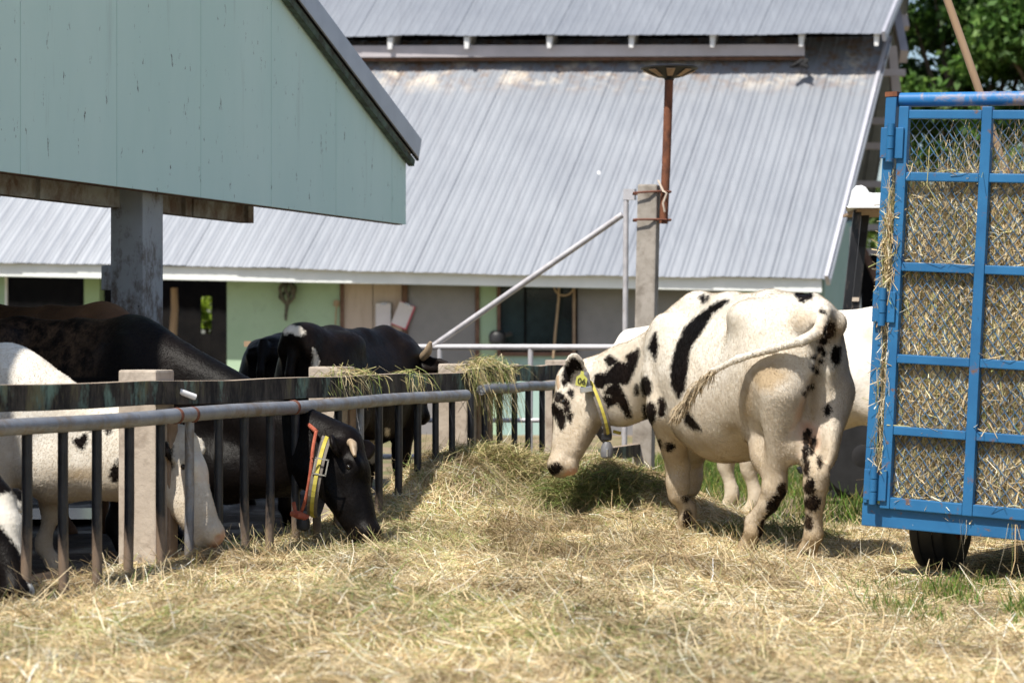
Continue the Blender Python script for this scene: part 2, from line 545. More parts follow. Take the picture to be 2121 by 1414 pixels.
def mat_coat(name, black=(0.006, 0.005, 0.005), black2=(0.013, 0.009, 0.008), white=(0.66, 0.61, 0.52), white2=(0.79, 0.765, 0.71)):
    """coat: attribute coat > 0 is the dark patch, skin is bare pink skin, dirt is caked dirt and painted shade low on the body"""
    t = NT(name)
    fur = t.noise(55, 4, 0.7, (1, 1, 0.45))
    w = t.ramp(t.noise(3.2, 5, 0.65), [(0.32, white), (0.66, white2)])
    w = t.mix(t.math('MULTIPLY', fur, 0.22), w, (0.55, 0.45, 0.33))
    dn = t.math('ADD', t.attr('dirt').outputs['Fac'], t.math('MULTIPLY', t.math('SUBTRACT', t.noise(7, 7, 0.75), 0.5), 0.9))
    w = t.mix(t.ramp(dn, [(0.05, 0.0), (0.80, 0.90)]), w, (0.39, 0.285, 0.165))
    sk = t.ramp(t.math('ADD', t.attr('skin').outputs['Fac'], t.math('MULTIPLY', t.math('SUBTRACT', t.noise(9, 4, 0.6), 0.5), 0.5)), [(0.4, 0.0), (0.75, 0.85)])
    w = t.mix(sk, w, (0.50, 0.27, 0.17))
    k = t.ramp(t.noise(2.6, 4, 0.6), [(0.35, black), (0.7, black2)])
    k = t.mix(t.math('MULTIPLY', t.ramp(t.attr('dirt').outputs['Fac'], [(0.2, 0.0), (1.0, 0.65)]), t.ramp(t.noise(11, 6, 0.75, (1, 1, 0.6)), [(0.42, 0.0), (0.66, 1.0)])), k, (0.14, 0.085, 0.05))
    e = t.math('ADD', t.attr('coat').outputs['Fac'], t.math('MULTIPLY', t.math('SUBTRACT', t.noise(32, 5, 0.75), 0.5), 0.055))
    e = t.math('ADD', e, t.math('MULTIPLY', t.math('SUBTRACT', t.noise(120, 2, 0.6, (1, 1, 0.4)), 0.5), 0.018))
    e = t.ramp(t.math('ADD', t.math('MULTIPLY', e, 60), 0.5), [(0.0, 0.0), (1.0, 1.0)])
    col = t.mix(e, w, k)
    t.bump(t.math('ADD', t.math('MULTIPLY', fur, 0.35), t.noise(13, 5, 0.65)), 0.45, 0.016)
    t.b.inputs['Sheen Weight'].default_value = 0.0
    t.b.inputs['Sheen Roughness'].default_value = 0.5
    m_ = t.out(col, t.ramp(e, [(0.0, 0.85), (1.0, 0.42)]), 0, 0.10)
    t.l(t.math('SUBTRACT', 0.12, t.math('MULTIPLY', e, 0.04)), t.b.inputs['Specular IOR Level'])
    return m_
M['coat'] = mat_coat('cow_coat')
M['coat_brown'] = mat_coat('dark_brown_cow_coat', (0.05, 0.027, 0.015), (0.13, 0.068, 0.034))
M['coat_dark'] = mat_coat('dark_cow_coat', (0.0035, 0.003, 0.003), (0.008, 0.0055, 0.0048))
# ------------------------------------------------------------------ ground
FU = Vector((0.3277, 0.9448, 0))           # along the feed fence, away from the camera
FN = Vector((0.9448, -0.3277, 0))          # across it, towards the hay
F0 = Vector((-2.03, 10.97, 0))             # a point of the fence line


def fence_pt(D, off=0.0, z=0.0):
    t = (D - F0.y) / FU.y
    return F0 + FU * t + FN * off + Vector((0, 0, z))


g = MB().add([(-150, -30, 0), (150, -30, 0), (150, 400, 0), (-150, 400, 0)], [(0, 1, 2, 3)])
tag(g.build('ground', M['ground']), 'bare tan yard soil with thin grass reaching the barn', kind='structure')
a, b = fence_pt(5, -0.05, .004), fence_pt(19.6, -0.05, .004)
n_ = 60
V, F = [], []
for i in range(n_ + 1):
    for j in range(n_ + 1):
        p = a.lerp(b, i / n_) - FN * (j / n_ * 6.0)
        hgt = 0.004 + 0.05 * float(noise2(p.x * 3.1, p.y * 3.1, 3)) * (1 if 0 < i < n_ and 0 < j < n_ else 0)
        V.append((p.x, p.y, hgt))
for i in range(n_):
    for j in range(n_):
        k = i * (n_ + 1) + j
        F.append((k, k + 1, k + n_ + 2, k + n_ + 1))
pf = add_obj('pen_floor', np_mesh('pen_floor', V, F, M['mud'], True))
tag(pf, 'dark trodden mud floor of the cattle pen', kind='structure')
pc = P(150, 1070, 16.2)
V = [(pc.x + math.cos(t) * (0.62 + 0.12 * math.sin(3 * t)) , pc.y + 0.0 + math.sin(t) * (0.65 + 0.1 * math.cos(2 * t)), 0.058) for t in [i * math.pi / 14 for i in range(28)]]
pd = MB().add(V, [tuple(range(28))]).build('puddle', M['puddle'])
tag(pd, 'bluish puddle in the mud between the cows', kind='structure')


# ------------------------------------------------------------------ the barn behind
def row_D(px, a, b):
    """depth on the straight plan line through (px, D) points a and b"""
    t = (px - a[0]) / (b[0] - a[0])
    return 1 / ((1 - t) / a[1] + t / b[1])


EAVE = ((0, 33.0), (1705, 31.3))
WALL = ((0, 33.65), (1705, 31.95))
TOP = ((276, 35.5), (1822, 34.3))
UEAVE = ((560, 34.9), (1822, 33.75))
UTOP = ((690, 37.6), (1908, 36.4))
barn = thing('barn', 'long pale green barn with a corrugated grey metal roof behind the pens', 'barn', P(850, 900, 33))


def eave_pt(px, dy=0.0, dD=0.0):
    return P(px, 540 + (573 - 540) * px / 1705.0 + dy, row_D(px, *EAVE) + dD)


def top_pt(px):
    return P(px, 127 - 10 * (px - 276) / 1546.0, row_D(px, *TOP))


def ueave_pt(px):
    return P(px, 77 - 8.5 * (px - 560) / 1262.0, row_D(px, *UEAVE))


def utop_pt(px):
    return P(px, -135 - 5 * (px - 690) / 1218.0, row_D(px, *UTOP))


def sheets(root, name, lo, hi, px0, px1, map01, nribs, per, ext0, ext1, mat, rib=0.0075):
    """corrugated sheets running up from the line lo to the line hi; every `per` ribs are one sheet"""
    A, B = lo(px0), lo(px1)
    TA, TB = hi(map01(px0)), hi(map01(px1))
    nrm = (B - A).cross(TA - A).normalized()
    if nrm.z < 0: nrm = -nrm
    prof = [(0.0, 0.0), (0.30, 0.0), (0.37, 1.0), (0.50, 1.0), (0.57, 0.0), (0.78, 0.0), (0.79, 0.14), (0.82, 0.14), (0.83, 0.0)]
    for i0 in range(0, nribs, per):
        m = MB()
        vs_, rid = [], []
        i1 = min(nribs, i0 + per)
        ss = [(i + q, h) for i in range(i0, i1) for q, h in prof] + [(i1 + 0.30, 0.0), (i1 + .37, 1.0), (i1 + .5, 1.0), (i1 + .57, 0)]
        lift = 0.004 * ((i0 // per) % 2)
        off = 0.006 * math.sin(i0 * 1.7)
        nv = 7
        fs = []
        for k in range(nv):
            v = ext0 + (ext1 - ext0) * k / (nv - 1)
            for s, h in ss:
                t = s / nribs
                p0, p1 = A.lerp(B, t), TA.lerp(TB, t)
                d = p1 - p0
                wav = 0.008 * math.sin(v * 9 + s * 0.6)
                vs_.append(p0 + d * (v + (off if k == 0 else 0)) + nrm * (h * rib + lift + wav))
                rid.append(v)
        w = len(ss)
        for k in range(nv - 1):
            for j in range(w - 1):
                fs.append((k * w + j, k * w + j + 1, (k + 1) * w + j + 1, (k + 1) * w + j))
        base = wloc(root)
        me = np_mesh(name, [tuple(p - base) for p in vs_], fs, mat, False, {'ridge': rid})
        add_obj(name, me, root)


sheets(barn, 'roof_sheet', eave_pt, top_pt, -90, 1705, lambda x: 276 + (1822 - 276) * x / 1705.0, 60, 4, -0.012, 1.10, M['roof'])
sheets(barn, 'upper_roof_sheet', ueave_pt, utop_pt, 520, 1822, lambda x: 690 + (1908 - 690) * (x - 560) / 1262.0, 50, 4, -0.004, 1.0, M['roof'], 0.008)
# fascia boards under the lower eave
m = MB()
A, B = eave_pt(-90, 5, 0.045), eave_pt(1702, 4, 0.045)
dn = Vector((0, 0, -0.178))
m.prism([A, B, B + dn, A + dn], (0, 0.03, 0))
m.build('fascia', M['fascia'], barn)
m = MB()
A2, B2 = A + dn * 0.94 + Vector((0, 0.035, 0)), B + dn * 0.94 + Vector((0, 0.035, 0))
m.prism([A2, B2, B2 + Vector((0, 0.62, 0)), A2 + Vector((0, 0.62, 0))], (0, 0, 0.02))
m.build('soffit', M['wall_teal'], barn)
# right verge trim of the lower roof and of the upper roof
E, T = eave_pt(1707), top_pt(1824)
T = E + (T - E) * 1.10
m = MB()
m.beam(E + Vector((0.04, 0, -0.05)), T + Vector((0.04, 0, -0.05)), 0.05, 0.17)
m.build('verge_trim', M['verge'], barn)
E2, T2 = ueave_pt(1826), utop_pt(1912)
m = MB().beam(E2 + Vector((0.03, 0, -0.05)), T2 + Vector((0.03, 0, -0.05)), 0.05, 0.15)
m.build('verge_trim', M['verge'], barn)
# bands between the two roofs: gutter, flashing, brackets and a near-black sheet painting the shade of the open vent
Dg = lambda px: row_D(px, *TOP) - 0.28
ga, gb = 640, 1667
m = MB()
pa = [P(px, py - 10 * (px - 640) / 1027.0, Dg(px)) for px, py in ((ga, 95), (gb, 102), (gb, 126), (ga, 120))]
m.prism(pa, (0, 0.16, 0.02))
m.build('gutter', M['gutter'], barn, bevel=0.008)
m = MB()
pa = [P(px, py - 9 * (px - 640) / 1027.0, Dg(px) + 0.1) for px, py in ((ga, 121), (gb, 127), (gb, 133), (ga, 127))]
m.prism(pa, (0, 0.06, 0))
m.build('flashing', M['frame_brown'], barn)
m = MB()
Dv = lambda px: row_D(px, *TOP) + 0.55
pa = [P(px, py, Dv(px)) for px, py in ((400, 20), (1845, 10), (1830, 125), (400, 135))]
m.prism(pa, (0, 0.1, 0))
m.build('vent_shade', M['dark'], barn)
for px in (808, 967, 1138, 1308, 1476, 1660, 1816):
    D = row_D(px, *UEAVE) + 0.05
    q = ueave_pt(px)
    m = MB()
    y0 = 722 - (q.z - CAMZ) * FPX / q.y + 2
    m.prism([P(px - 6, y0, D), P(px + 6, y0, D), P(px + 3, y0 + 25, D), P(px - 5, y0 + 25, D)], (0.10, 0.55, 0.16))
    m.build('bracket', M['bracket'], barn)
# dead lump lying on the roof (rag)
rg = MB()
c = P(1655, 146, 33.85)
for k in range(6):
    rg.path([c + Vector((-0.12 + 0.03 * k, 0.02 * k, 0.05 + 0.015 * k)), c + Vector((0.0 + 0.02 * k, 0.1, 0.10 + 0.02 * (k % 3))), c + Vector((0.13, 0.05 * k, 0.04 + 0.03 * (k % 2)))], [0.02, 0.05, 0.015], 6)
o = rg.build('rag', M['rubber'], at=c, smooth=True)
tag(o, 'small dark crumpled rag lying near the top of the grey barn roof', 'rag')

# barn front wall, piece by piece
bk = Vector((0.05, 0.999, 0))


def wall_piece(name, px0, px1, py0, py1, mat, front=0.0, thick=0.12, parent=barn, bevel=0.0, ztop=None, zbot=None):
    pts = []
    for px, py in ((px0, py0), (px1, py0), (px1, py1), (px0, py1)):
        D = row_D(px, *WALL) - front
        p = P(px, py, D)
        if ztop is not None and py == py0: p.z = ztop
        if zbot is not None and py == py1: p.z = zbot
        pts.append(p)
    return MB().prism(pts, bk * thick).build(name, mat, parent, bevel=bevel)


GT, GB = 500, 930
kw = dict(zbot=0.0)
wall_piece('wall_section', -140, 10, GT, GB, M['wall'], **kw)
wall_piece('column', 174, 206, GT, GB, M['column'], 0.03, 0.3, **kw)
wall_piece('wall_section', 470, 704, GT, GB, M['wall'], **kw)
wall_piece('door_jamb', 704, 712, GT, GB, M['frame_brown'], 0.03, 0.14, **kw)
d1 = wall_piece('door_board', 712.5, 771.5, GT, GB, M['door'], 0.0, 0.05, **kw)
d2 = wall_piece('door_board', 773, 832, GT, GB, M['door'], 0.004, 0.05, **kw)
wall_piece('door_jamb', 833, 844, GT, GB, M['frame_brown'], 0.03, 0.14, **kw)
wall_piece('grey_panel', 844.5, 984, GT, GB, M['grey_panel'], -0.02, 0.05, **kw)
wall_piece('door_jamb', 984.5, 993, GT, GB, M['frame_brown'], 0.03, 0.14, **kw)
wall_piece('wall_section', 993.5, 1029, GT, GB, M['wall'], **kw)
wall_piece('wall_section', 1029.5, 1196, 737, GB, M['wall_teal'], 0.0, 0.12, **kw)
wall_piece('grey_panel', 1196.5, 1504, GT, GB, M['grey_panel'], -0.02, 0.05, **kw)
wall_piece('wall_section', 1505, 1580, GT, GB, M['column'], 0.0, **kw)
wall_piece('brown_panel', 1581, 1664, GT, GB, M['frame_brown'], 0.0, **kw)
wall_piece('wall_section', 1665, 1708, GT, GB, M['wall_teal'], 0.0, **kw)
# the window with frame, two panes
win = wall_piece('window_frame', 1029.5, 1192, 729, 737, M['frame_brown'], 0.05, 0.10)
wall_piece('stile', 1029.5, 1036, GT, 728.5, M['frame_brown'], 0.05, 0.10, parent=win)
wall_piece('stile', 1186, 1192, GT, 728.5, M['wood_strip'], 0.07, 0.10, parent=win)
wall_piece('mullion', 1086, 1089, GT, 728.5, M['dark'], 0.02, 0.04, parent=win)
wall_piece('pane', 1036.5, 1085.5, GT, 728.5, M['glass'], 0.0, 0.02, parent=win)
wall_piece('pane', 1089.5, 1185.5, GT, 728.5, M['glass'], -0.02, 0.02, parent=win)
# pale pipe and wire netting of the left opening
D = row_D(13, *WALL) - 0.1
MB().tube(P(13, 560, D), P(13, 905, D), 0.022).build('pipe', M['bracket'], barn)
m = MB()
for k in range(-26, 30):
    x0 = 15 + k * 8
    for sgn in (1, -1):
        q0, q1 = (x0, 560), (x0 + sgn * 190, 750)
        pts = []
        for t in np.linspace(0, 1, 24):
            px, py = q0[0] + (q1[0] - q0[0]) * t, q0[1] + (q1[1] - q0[1]) * t
            if 16 < px < 173: pts.append(P(px, py, row_D(px, *WALL) - 0.04 + 0.004 * sgn))
        if len(pts) > 1:
            m.path([pts[0], pts[-1]], 0.0024, 3)
m.build('wire_netting', M['rubber'], barn)['kind'] = 'stuff'
# back of the barn: floor slab shade, end walls, rear wall with openings, far roof slope
RB = ((0, 41.5), (1705, 39.8))
def rear(name, px0, px1, z0, z1, mat):
    pts = []
    for px, z in ((px0, z1), (px1, z1), (px1, z0), (px0, z0)):
        D = row_D(px, *RB)
        p = P(px, 700, D); p.z = z
        pts.append(p)
    return MB().prism(pts, bk * 0.1).build(name, mat, barn)
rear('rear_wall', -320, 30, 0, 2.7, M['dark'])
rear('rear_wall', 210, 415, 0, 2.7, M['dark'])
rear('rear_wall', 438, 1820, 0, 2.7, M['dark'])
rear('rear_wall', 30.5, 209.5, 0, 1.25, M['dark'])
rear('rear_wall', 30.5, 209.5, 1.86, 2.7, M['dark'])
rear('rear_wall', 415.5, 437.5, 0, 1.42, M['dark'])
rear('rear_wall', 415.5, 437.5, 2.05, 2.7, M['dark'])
# far slope of the roof: from the ridge down to the rear wall
ra, rb = utop_pt(690 + (1908 - 690) * (-700 - 560) / 1262.0), utop_pt(1906)
ra.z -= 0.1; rb.z -= 0.1
qa, qb = P(-330, 700, row_D(-330, *RB) + 0.6), P(1790, 700, row_D(1790, *RB) + 0.6)
qa.z = qb.z = 2.75
m = MB()
nn = 90
vs_, fs = [], []
for i in range(nn + 1):
    for q, h in ((0, 0), (.6, 0), (.68, .03), (.9, .03)):
        t = min(1, (i + q) / nn)
        vs_ += [ra.lerp(rb, t) + Vector((0, 0, h)), qa.lerp(qb, t) + Vector((0, 0, h))]
for k in range(len(vs_) // 2 - 1):
    fs.append((2 * k, 2 * k + 2, 2 * k + 3, 2 * k + 1))
m.add(vs_, fs)
m.build('far_roof_slope', M['roof_under'], barn)
# left end closing wall, right end: green corner wall, rafters, purlins
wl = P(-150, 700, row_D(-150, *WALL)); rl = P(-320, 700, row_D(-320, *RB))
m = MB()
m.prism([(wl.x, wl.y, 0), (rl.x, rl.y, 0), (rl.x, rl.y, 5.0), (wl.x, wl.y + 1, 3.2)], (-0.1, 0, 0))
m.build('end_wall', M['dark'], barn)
cA = P(1690, 700, row_D(1690, *WALL)); cB = cA + Vector((0.98, 3.1, 0))
m = MB()
m.prism([(cA.x, cA.y + .13, 0), (cB.x, cB.y, 0), (cB.x, cB.y, 3.02), (cA.x, cA.y + .13, 2.72)], (-0.12, 0, 0))
m.build('end_wall', M['wall_teal'], barn)
Dr = 36.4
m = MB().beam(P(1760, 470, 34.6), P(1772, 655, 34.6), 0.16, 0.16, (0, 1, 0)); m.build('end_post', M['bracket'], barn)
for (p, q, w, h) in (((1848, 0, 37.4), (1872, 118, 36.2), 0.12, 0.22), ((1846, 96, 36.0), (1868, 330, 36.2), 0.13, 0.20),
                     ((1856, -40, 37.6), (1876, 60, 37.3), 0.10, 0.16)):
    MB().beam(P(*p), P(*q), w, h, (0, 1, 0)).build('gable_rafter', M['gutter'], barn)
for py, D in ((150, 35.6), (250, 36.6), (302, 36.9), (381, 37.6), (470, 38.2), (520, 38.5)):
    MB().beam(P(1700, py, D), P(1875, py + 1, D), 0.08, 0.10).build('purlin', M['gutter'], barn)
MB().beam(P(1768, 470, 35.2), P(1840, 640, 35.2), 0.09, 0.11, (0, 1, 0)).build('brace', M['frame_brown'], barn)
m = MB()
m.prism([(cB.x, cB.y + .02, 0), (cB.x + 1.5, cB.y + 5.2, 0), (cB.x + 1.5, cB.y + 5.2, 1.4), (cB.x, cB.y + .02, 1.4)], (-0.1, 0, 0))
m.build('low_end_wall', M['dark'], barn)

# things on the barn front
c = P(595, 612, row_D(595, *WALL) - 0.1)
m = MB()
for k in range(16):
    a0 = k * 0.9
    m.path([c + Vector((0.02 * math.sin(k), -0.02, 0.22)), c + Vector((0.11 * math.cos(a0), -0.03 + 0.05 * math.sin(a0), 0.10 + 0.02 * math.sin(k * 2.1))), c + Vector((0.10 * math.cos(a0 + .5), -0.03 + .05 * math.sin(a0 + .4), -0.03)), c + Vector((0.02 * math.cos(a0), -0.02, -0.12)), c + Vector((-0.02 + 0.015 * math.sin(a0), -0.02, -0.28 - 0.02 * (k % 4)))], [0.012, 0.026, 0.026, 0.014, 0.008], 5)
o = m.build('net_bundle', M['net'], at=c, smooth=True)
tag(o, 'dark bundled net hanging on the pale green barn wall', 'net')
D = row_D(695, *WALL) - 0.06
c = P(696, 628, D)
m = MB().path([P(697, 620, D), P(696, 650, D), P(693, 700, D)], 0.011, 6)
m.path([P(697, 622, D - .01), P(696, 634, D - .01)], 0.04, 6)
o = m.build('cord', M['rope'], at=c)
tag(o, 'thin cord hanging on a nail left of the beige door', 'cord')
for (x0, lean, lab) in ((795, 0.0, 'upright white clipboard on the beige barn door'), (835, 0.38, 'tilted white clipboard with red edge beside the upright one')):
    D = row_D(x0, *WALL) - 0.05
    c = P(x0, 653, D)
    R = Matrix.Rotation(lean, 3, 'Y')
    t = thing('clipboard', lab, 'clipboard', c)
    MB().box(c, (0.225, 0.008, 0.335), R).build('board', M['red_clip'] if lean else M['strap'], t)
    MB().box(c + Vector((-0.008, -0.008, 0.006)), (0.205, 0.004, 0.315), R).build('paper', M['paper'], t)
    MB().box(c + R @ Vector((0, -0.014, 0.155)), (0.08, 0.012, 0.03), R).build('clip', M['metal'], t)
D = row_D(1150, *WALL) - 0.16
c = P(1155, 600, D)
m = MB()
loop = [P(1168 + 21 * math.cos(t), 590 + 22 * math.sin(t), D - 0.01 * math.sin(t)) for t in np.linspace(-0.3, math.pi + 0.3, 16)]
m.path(loop, 0.012, 6)
m.path([P(1158, 560, D), P(1157, 620, D), P(1150, 690, D), P(1146, 742, D)], 0.016, 6)
o = m.build('hanging_rope', M['rope'], at=c)
tag(o, 'tan rope with a loop hanging in front of the dark barn window', 'rope')
c = P(1030, 698, row_D(1030, *WALL) - 0.2)
m = MB()
m.lathe(c + Vector((0, 0, -0.1)), [(0.07, 0), (0.11, 0.03), (0.115, 0.12), (0.09, 0.17), (0.05, 0.19)], 16)
m.path([c + Vector((0.08, 0, 0.02)), c + Vector((0.2, 0, 0.05))], [0.04, 0.03], 8)
o = m.build('black_pot', M['black'], at=c, smooth=True)
tag(o, 'black pot hanging at the corner of the dark barn window', 'pot')
# wooden stake standing in the dark doorway
D = row_D(362, *WALL) + 0.5
m = MB().path([P(357, 900, D), P(358, 700, D), P(362, 640, D), P(361, 596, D)], [0.07, 0.06, 0.055, 0.05], 8)
o = m.build('wooden_stake', M['wood'], at=P(357, 900, D), smooth=True)
tag(o, 'pale wooden stake standing in the dark barn doorway', 'stake')

# ------------------------------------------------------------------ shed with mint gable over the pen
WOFF = -1.75
BZ = 2.17
def shed_pt(D, z, off=0.0):
    return fence_pt(D + 0.0, WOFF + off, 0) + Vector((0, 0, z))


def shed_D(px):
    """depth at which the shed wall line shows at photo column px"""
    k = (px - CX) / FPX
    w0 = fence_pt(10, WOFF)
    # w0 + FU*t : x = k*y
    t = (k * w0.y - w0.x) / (FU.x - k * FU.y)
    return w0.y + FU.y * t


def shed_on(px, z, off=0.0):
    D = shed_D(px)
    w0 = fence_pt(10, WOFF)
    t = (D - w0.y) / FU.y
    return w0 + FU * t + FN * off + Vector((0, 0, z))


corner = shed_on(841, 0)
# the verge in the photograph: (600, 0) up to (845, 310)
def zat(px, py): return CAMZ + (HY - py) / FPX * shed_D(px)
z_lo, z_hi = zat(838, 312), zat(600, 0)
s_lo = (shed_on(838, 0) - corner).dot(FU); s_hi = (shed_on(600, 0) - corner).dot(FU)
slope = (z_hi - z_lo) / (s_lo - s_hi)
def roofz(s): return z_lo + (s_lo - s) * slope if s > -7.5 else z_lo + (s_lo + 7.5) * slope - (-7.5 - s) * slope
shed = thing('cattle_shed', 'open cattle shed with a mint green gable wall over the pen', 'shed', corner + FU * -4)
cuts = [-11.0, -9.0]
for px in (42, 242, 416, 562, 696, 812, 841):
    cuts.append((shed_on(px, 0) - corner).dot(FU))
for i in range(len(cuts) - 1):
    s0, s1 = cuts[i] + 0.003, cuts[i + 1] - 0.003
    ps = [s0, s1]
    poly = [corner + FU * s0 + Vector((0, 0, BZ)), corner + FU * s1 + Vector((0, 0, BZ)), corner + FU * s1 + Vector((0, 0, roofz(s1))), corner + FU * s0 + Vector((0, 0, roofz(s0)))]
    if s0 < -7.5 < s1: poly.insert(3, corner + FU * -7.5 + Vector((0, 0, roofz(-7.5))))
    MB().prism(poly, -FN * (0.018 + 0.002 * (i % 2))).build('wall_panel', M['gable'], shed)
# batten behind the joints, bottom runner
m = MB().beam(corner + FU * -11 - FN * 0.05 + Vector((0, 0, BZ + 0.03)), corner + FU * -0.02 - FN * 0.05 + Vector((0, 0, BZ + 0.03)), 0.05, 0.07)
m.build('bottom_runner', M['frame_brown'], shed)
# roof sheets of the shed (one slab per slope) and the verge
def shed_roof(s0, s1):
    m = MB()
    up = Vector((0, 0, 0.03))
    a0 = corner + FU * s0 + Vector((0, 0, roofz(s0))) + up; a1 = corner + FU * s1 + Vector((0, 0, roofz(s1))) + up
    m.prism([a0 + FN * 0.06, a1 + FN * 0.06, a1 - FN * 7.5, a0 - FN * 7.5], (0, 0, 0.035))
    return m
shed_roof(-7.49, 0.09).build('roof_sheet', M['verge'], shed)
shed_roof(-13.5, -7.51).build('roof_sheet', M['verge'], shed)
q0 = corner + FU * 0.10 + Vector((0, 0, roofz(0.10))); q1 = corner + FU * -7.5 + Vector((0, 0, roofz(-7.5)))
MB().beam(q0 + FN * 0.075 + Vector((0, 0, 0.075)), q1 + FN * 0.075 + Vector((0, 0, 0.075)), 0.025, 0.17, (0, 0, 1)).build('verge_trim', M['verge'], shed, bevel=0.004)
MB().beam(q0 - FU * 0.06 + FN * 0.035 + Vector((0, 0, -0.045)), q1 + FN * 0.035 + Vector((0, 0, -0.045)), 0.05, 0.055).build('verge_board', M['verge_under'], shed)
MB().tube(q0 + FN * 0.062 + Vector((0, 0, -0.012)), q1 + FN * 0.062 + Vector((0, 0, -0.012)), 0.013, n=8).build('verge_strip', M['dark'], shed)
# far side wall of the shed under the low eave stays open; roof post and beams
pD = shed_D(292)
pc = shed_on(352, 0, -0.24)
m = MB()
Rz = Matrix.Rotation(math.atan2(FN.y, FN.x), 3, 'Z')
pw, pdp = 0.235, 0.285
m.box(pc + Vector((0, 0, 1.14)), (pw, pdp, 2.30), Rz)
m.build('shed_post', M['shed_post'], shed, bevel=0.008)
c2 = pc - FU * (pdp / 2 + 0.02) - FN * (pw / 2 + 0.015) + Vector((0, 0, 1.62))
m = MB().box(c2, (0.05, 0.06, 0.16), Rz).build('post_block', M['shed_post'], shed, bevel=0.004)
sb = (pc - corner).dot(FU)
zb = BZ - 0.02
e0 = corner + FU * (-10.5) - FN * 0.34 + Vector((0, 0, zb)); e1p = shed_on(600, 0, -0.34)
e1 = Vector((e1p.x, e1p.y, zb))
m = MB().beam(e0, pc - FU * pdp / 2 - FN * 0.1 + Vector((0, 0, zb)) - FN * 0.0, 0.10, 0.15)
m.build('beam', M['beam'], shed)
m = MB().beam(pc + FU * (pdp / 2) - FN * 0.1 + Vector((0, 0, zb)), e1, 0.10, 0.15)
m.build('beam', M['beam'], shed)
for k, px in enumerate((170, 462, 478, 588)):
    q = shed_on(px, 0, -0.285)
    MB().box(Vector((q.x, q.y, zb + 0.01)), (0.05, 0.09, 0.18), Rz).build('cleat', M['beam'], shed)
for s in (-2.2, -4.4, -6.6, -9):
    for off in (-1.5, -3.5, -5.5):
        pass
for off in (-2.2, -4.4, -6.8):
    c = pc + FN * off
    m = MB().box(c + Vector((0, 0, 1.14)), (pw, pdp, 2.28), Rz); m.build('shed_post', M['shed_post'], shed, bevel=0.008)
    c = pc + FN * off - FU * 6.5
    m = MB().box(c + Vector((0, 0, 1.14)), (pw, pdp, 2.28), Rz); m.build('shed_post', M['shed_post'], shed, bevel=0.008)
c = pc - FU * 6.5
m = MB().box(c + Vector((0, 0, 1.14)), (pw, pdp, 2.28), Rz); m.build('shed_post', M['shed_post'], shed, bevel=0.008)

# unseen rear and near end walls, added to keep light out of the shed
m = MB().prism([corner + FU * 0.1 - FN * 7.4, corner + FU * -13.4 - FN * 7.4, corner + FU * -13.4 - FN * 7.4 + Vector((0, 0, 2.6)), corner + FU * 0.1 - FN * 7.4 + Vector((0, 0, 2.6))], -FN * 0.1)
m.build('rear_wall', M['beam'], shed)
m = MB().prism([corner + FU * -13.3 - FN * 0.1, corner + FU * -13.3 - FN * 7.3, corner + FU * -13.3 - FN * 7.3 + Vector((0, 0, 2.7)), corner + FU * -13.3 - FN * 0.1 + Vector((0, 0, 2.7))], FU * 0.1)
m.build('end_wall', M['beam'], shed)

# ------------------------------------------------------------------ feed fence
fence = thing('feed_fence', 'feed fence of concrete posts, mossy boards, grey pipe and black upright bars', 'fence', fence_pt(13))
def fD(px, off=0.0):
    k = (px - CX) / FPX
    w0 = fence_pt(10, off)
    t = (k * w0.y - w0.x) / (FU.x - k * FU.y)
    return w0.y + FU.y * t
# posts (behind the boards)
PW = 0.21
for px, ztop in ((-250, 1.05), (306, 1.055), (690, 1.055), (952, 1.06), (1168, 1.075)):
    D = fD(px, -0.125)
    c = fence_pt(D, -0.125 - 0.03)
    MB().box(c + Vector((0, 0, ztop / 2)), (PW, PW * 0.95, ztop), Rz).build('concrete_post', M['concrete'], fence, bevel=0.012)
# timber posts right behind the bars
for px in (356, 728, 993, 1014):
    D = fD(px, -0.04)
    c = fence_pt(D, -0.06)
    MB().box(c + Vector((0, 0, 0.43)), (0.05, 0.09, 0.86), Rz).build('timber_stub', M['wood_strip'], fence, bevel=0.006)
BT = 0.035
for (pa_, pb_, za, zb_, hh) in ((-150, 992, 1.000, 1.003, 0.118), (1003, 1246, 1.040, 1.045, 0.112)):
    a_ = fence_pt(fD(pa_), -0.02); b_ = fence_pt(fD(pb_), -0.02)
    a_.z, b_.z = za - hh / 2, zb_ - hh / 2
    # slightly uneven plank
    npt = 14
    vs_, fs = [], []
    for i in range(npt + 1):
        t = i / npt
        p = a_.lerp(b_, t)
        wz = 0.004 * math.sin(i * 1.9) + 0.003 * math.sin(i * 0.7)
        for o_, z_ in ((-BT, -hh / 2), (BT, -hh / 2), (BT, hh / 2), (-BT, hh / 2)):
            vs_.append(p + FN * (o_ + 0.004 * math.sin(i * 1.3)) + Vector((0, 0, z_ + wz)))
    for i in range(npt):
        for k in range(4):
            l = (k + 1) % 4
            fs.append((i * 4 + k, i * 4 + l, i * 4 + 4 + l, i * 4 + 4 + k))
    fs += [(0, 1, 2, 3), (npt * 4 + 3, npt * 4 + 2, npt * 4 + 1, npt * 4)]
    MB().add(vs_, fs).build('board', M['board'], fence, bevel=0.006)
a_, b_ = fence_pt(fD(1250), -0.02), fence_pt(fD(1350), -0.02)
a_.z = b_.z = 0.33
MB().beam(a_, b_, 0.06, 0.10).build('low_board', M['board'], fence)
def pipe(pa_, pb_, za, zb_, r, npt=22):
    a_, b_ = fence_pt(fD(pa_, 0.085), 0.085), fence_pt(fD(pb_, 0.085), 0.085)
    a_.z, b_.z = za, zb_
    pts = [a_.lerp(b_, i / npt) + Vector((0, 0, 0.004 * math.sin(i * 0.8))) for i in range(npt + 1)]
    return MB().path(pts, r, 16), a_, b_
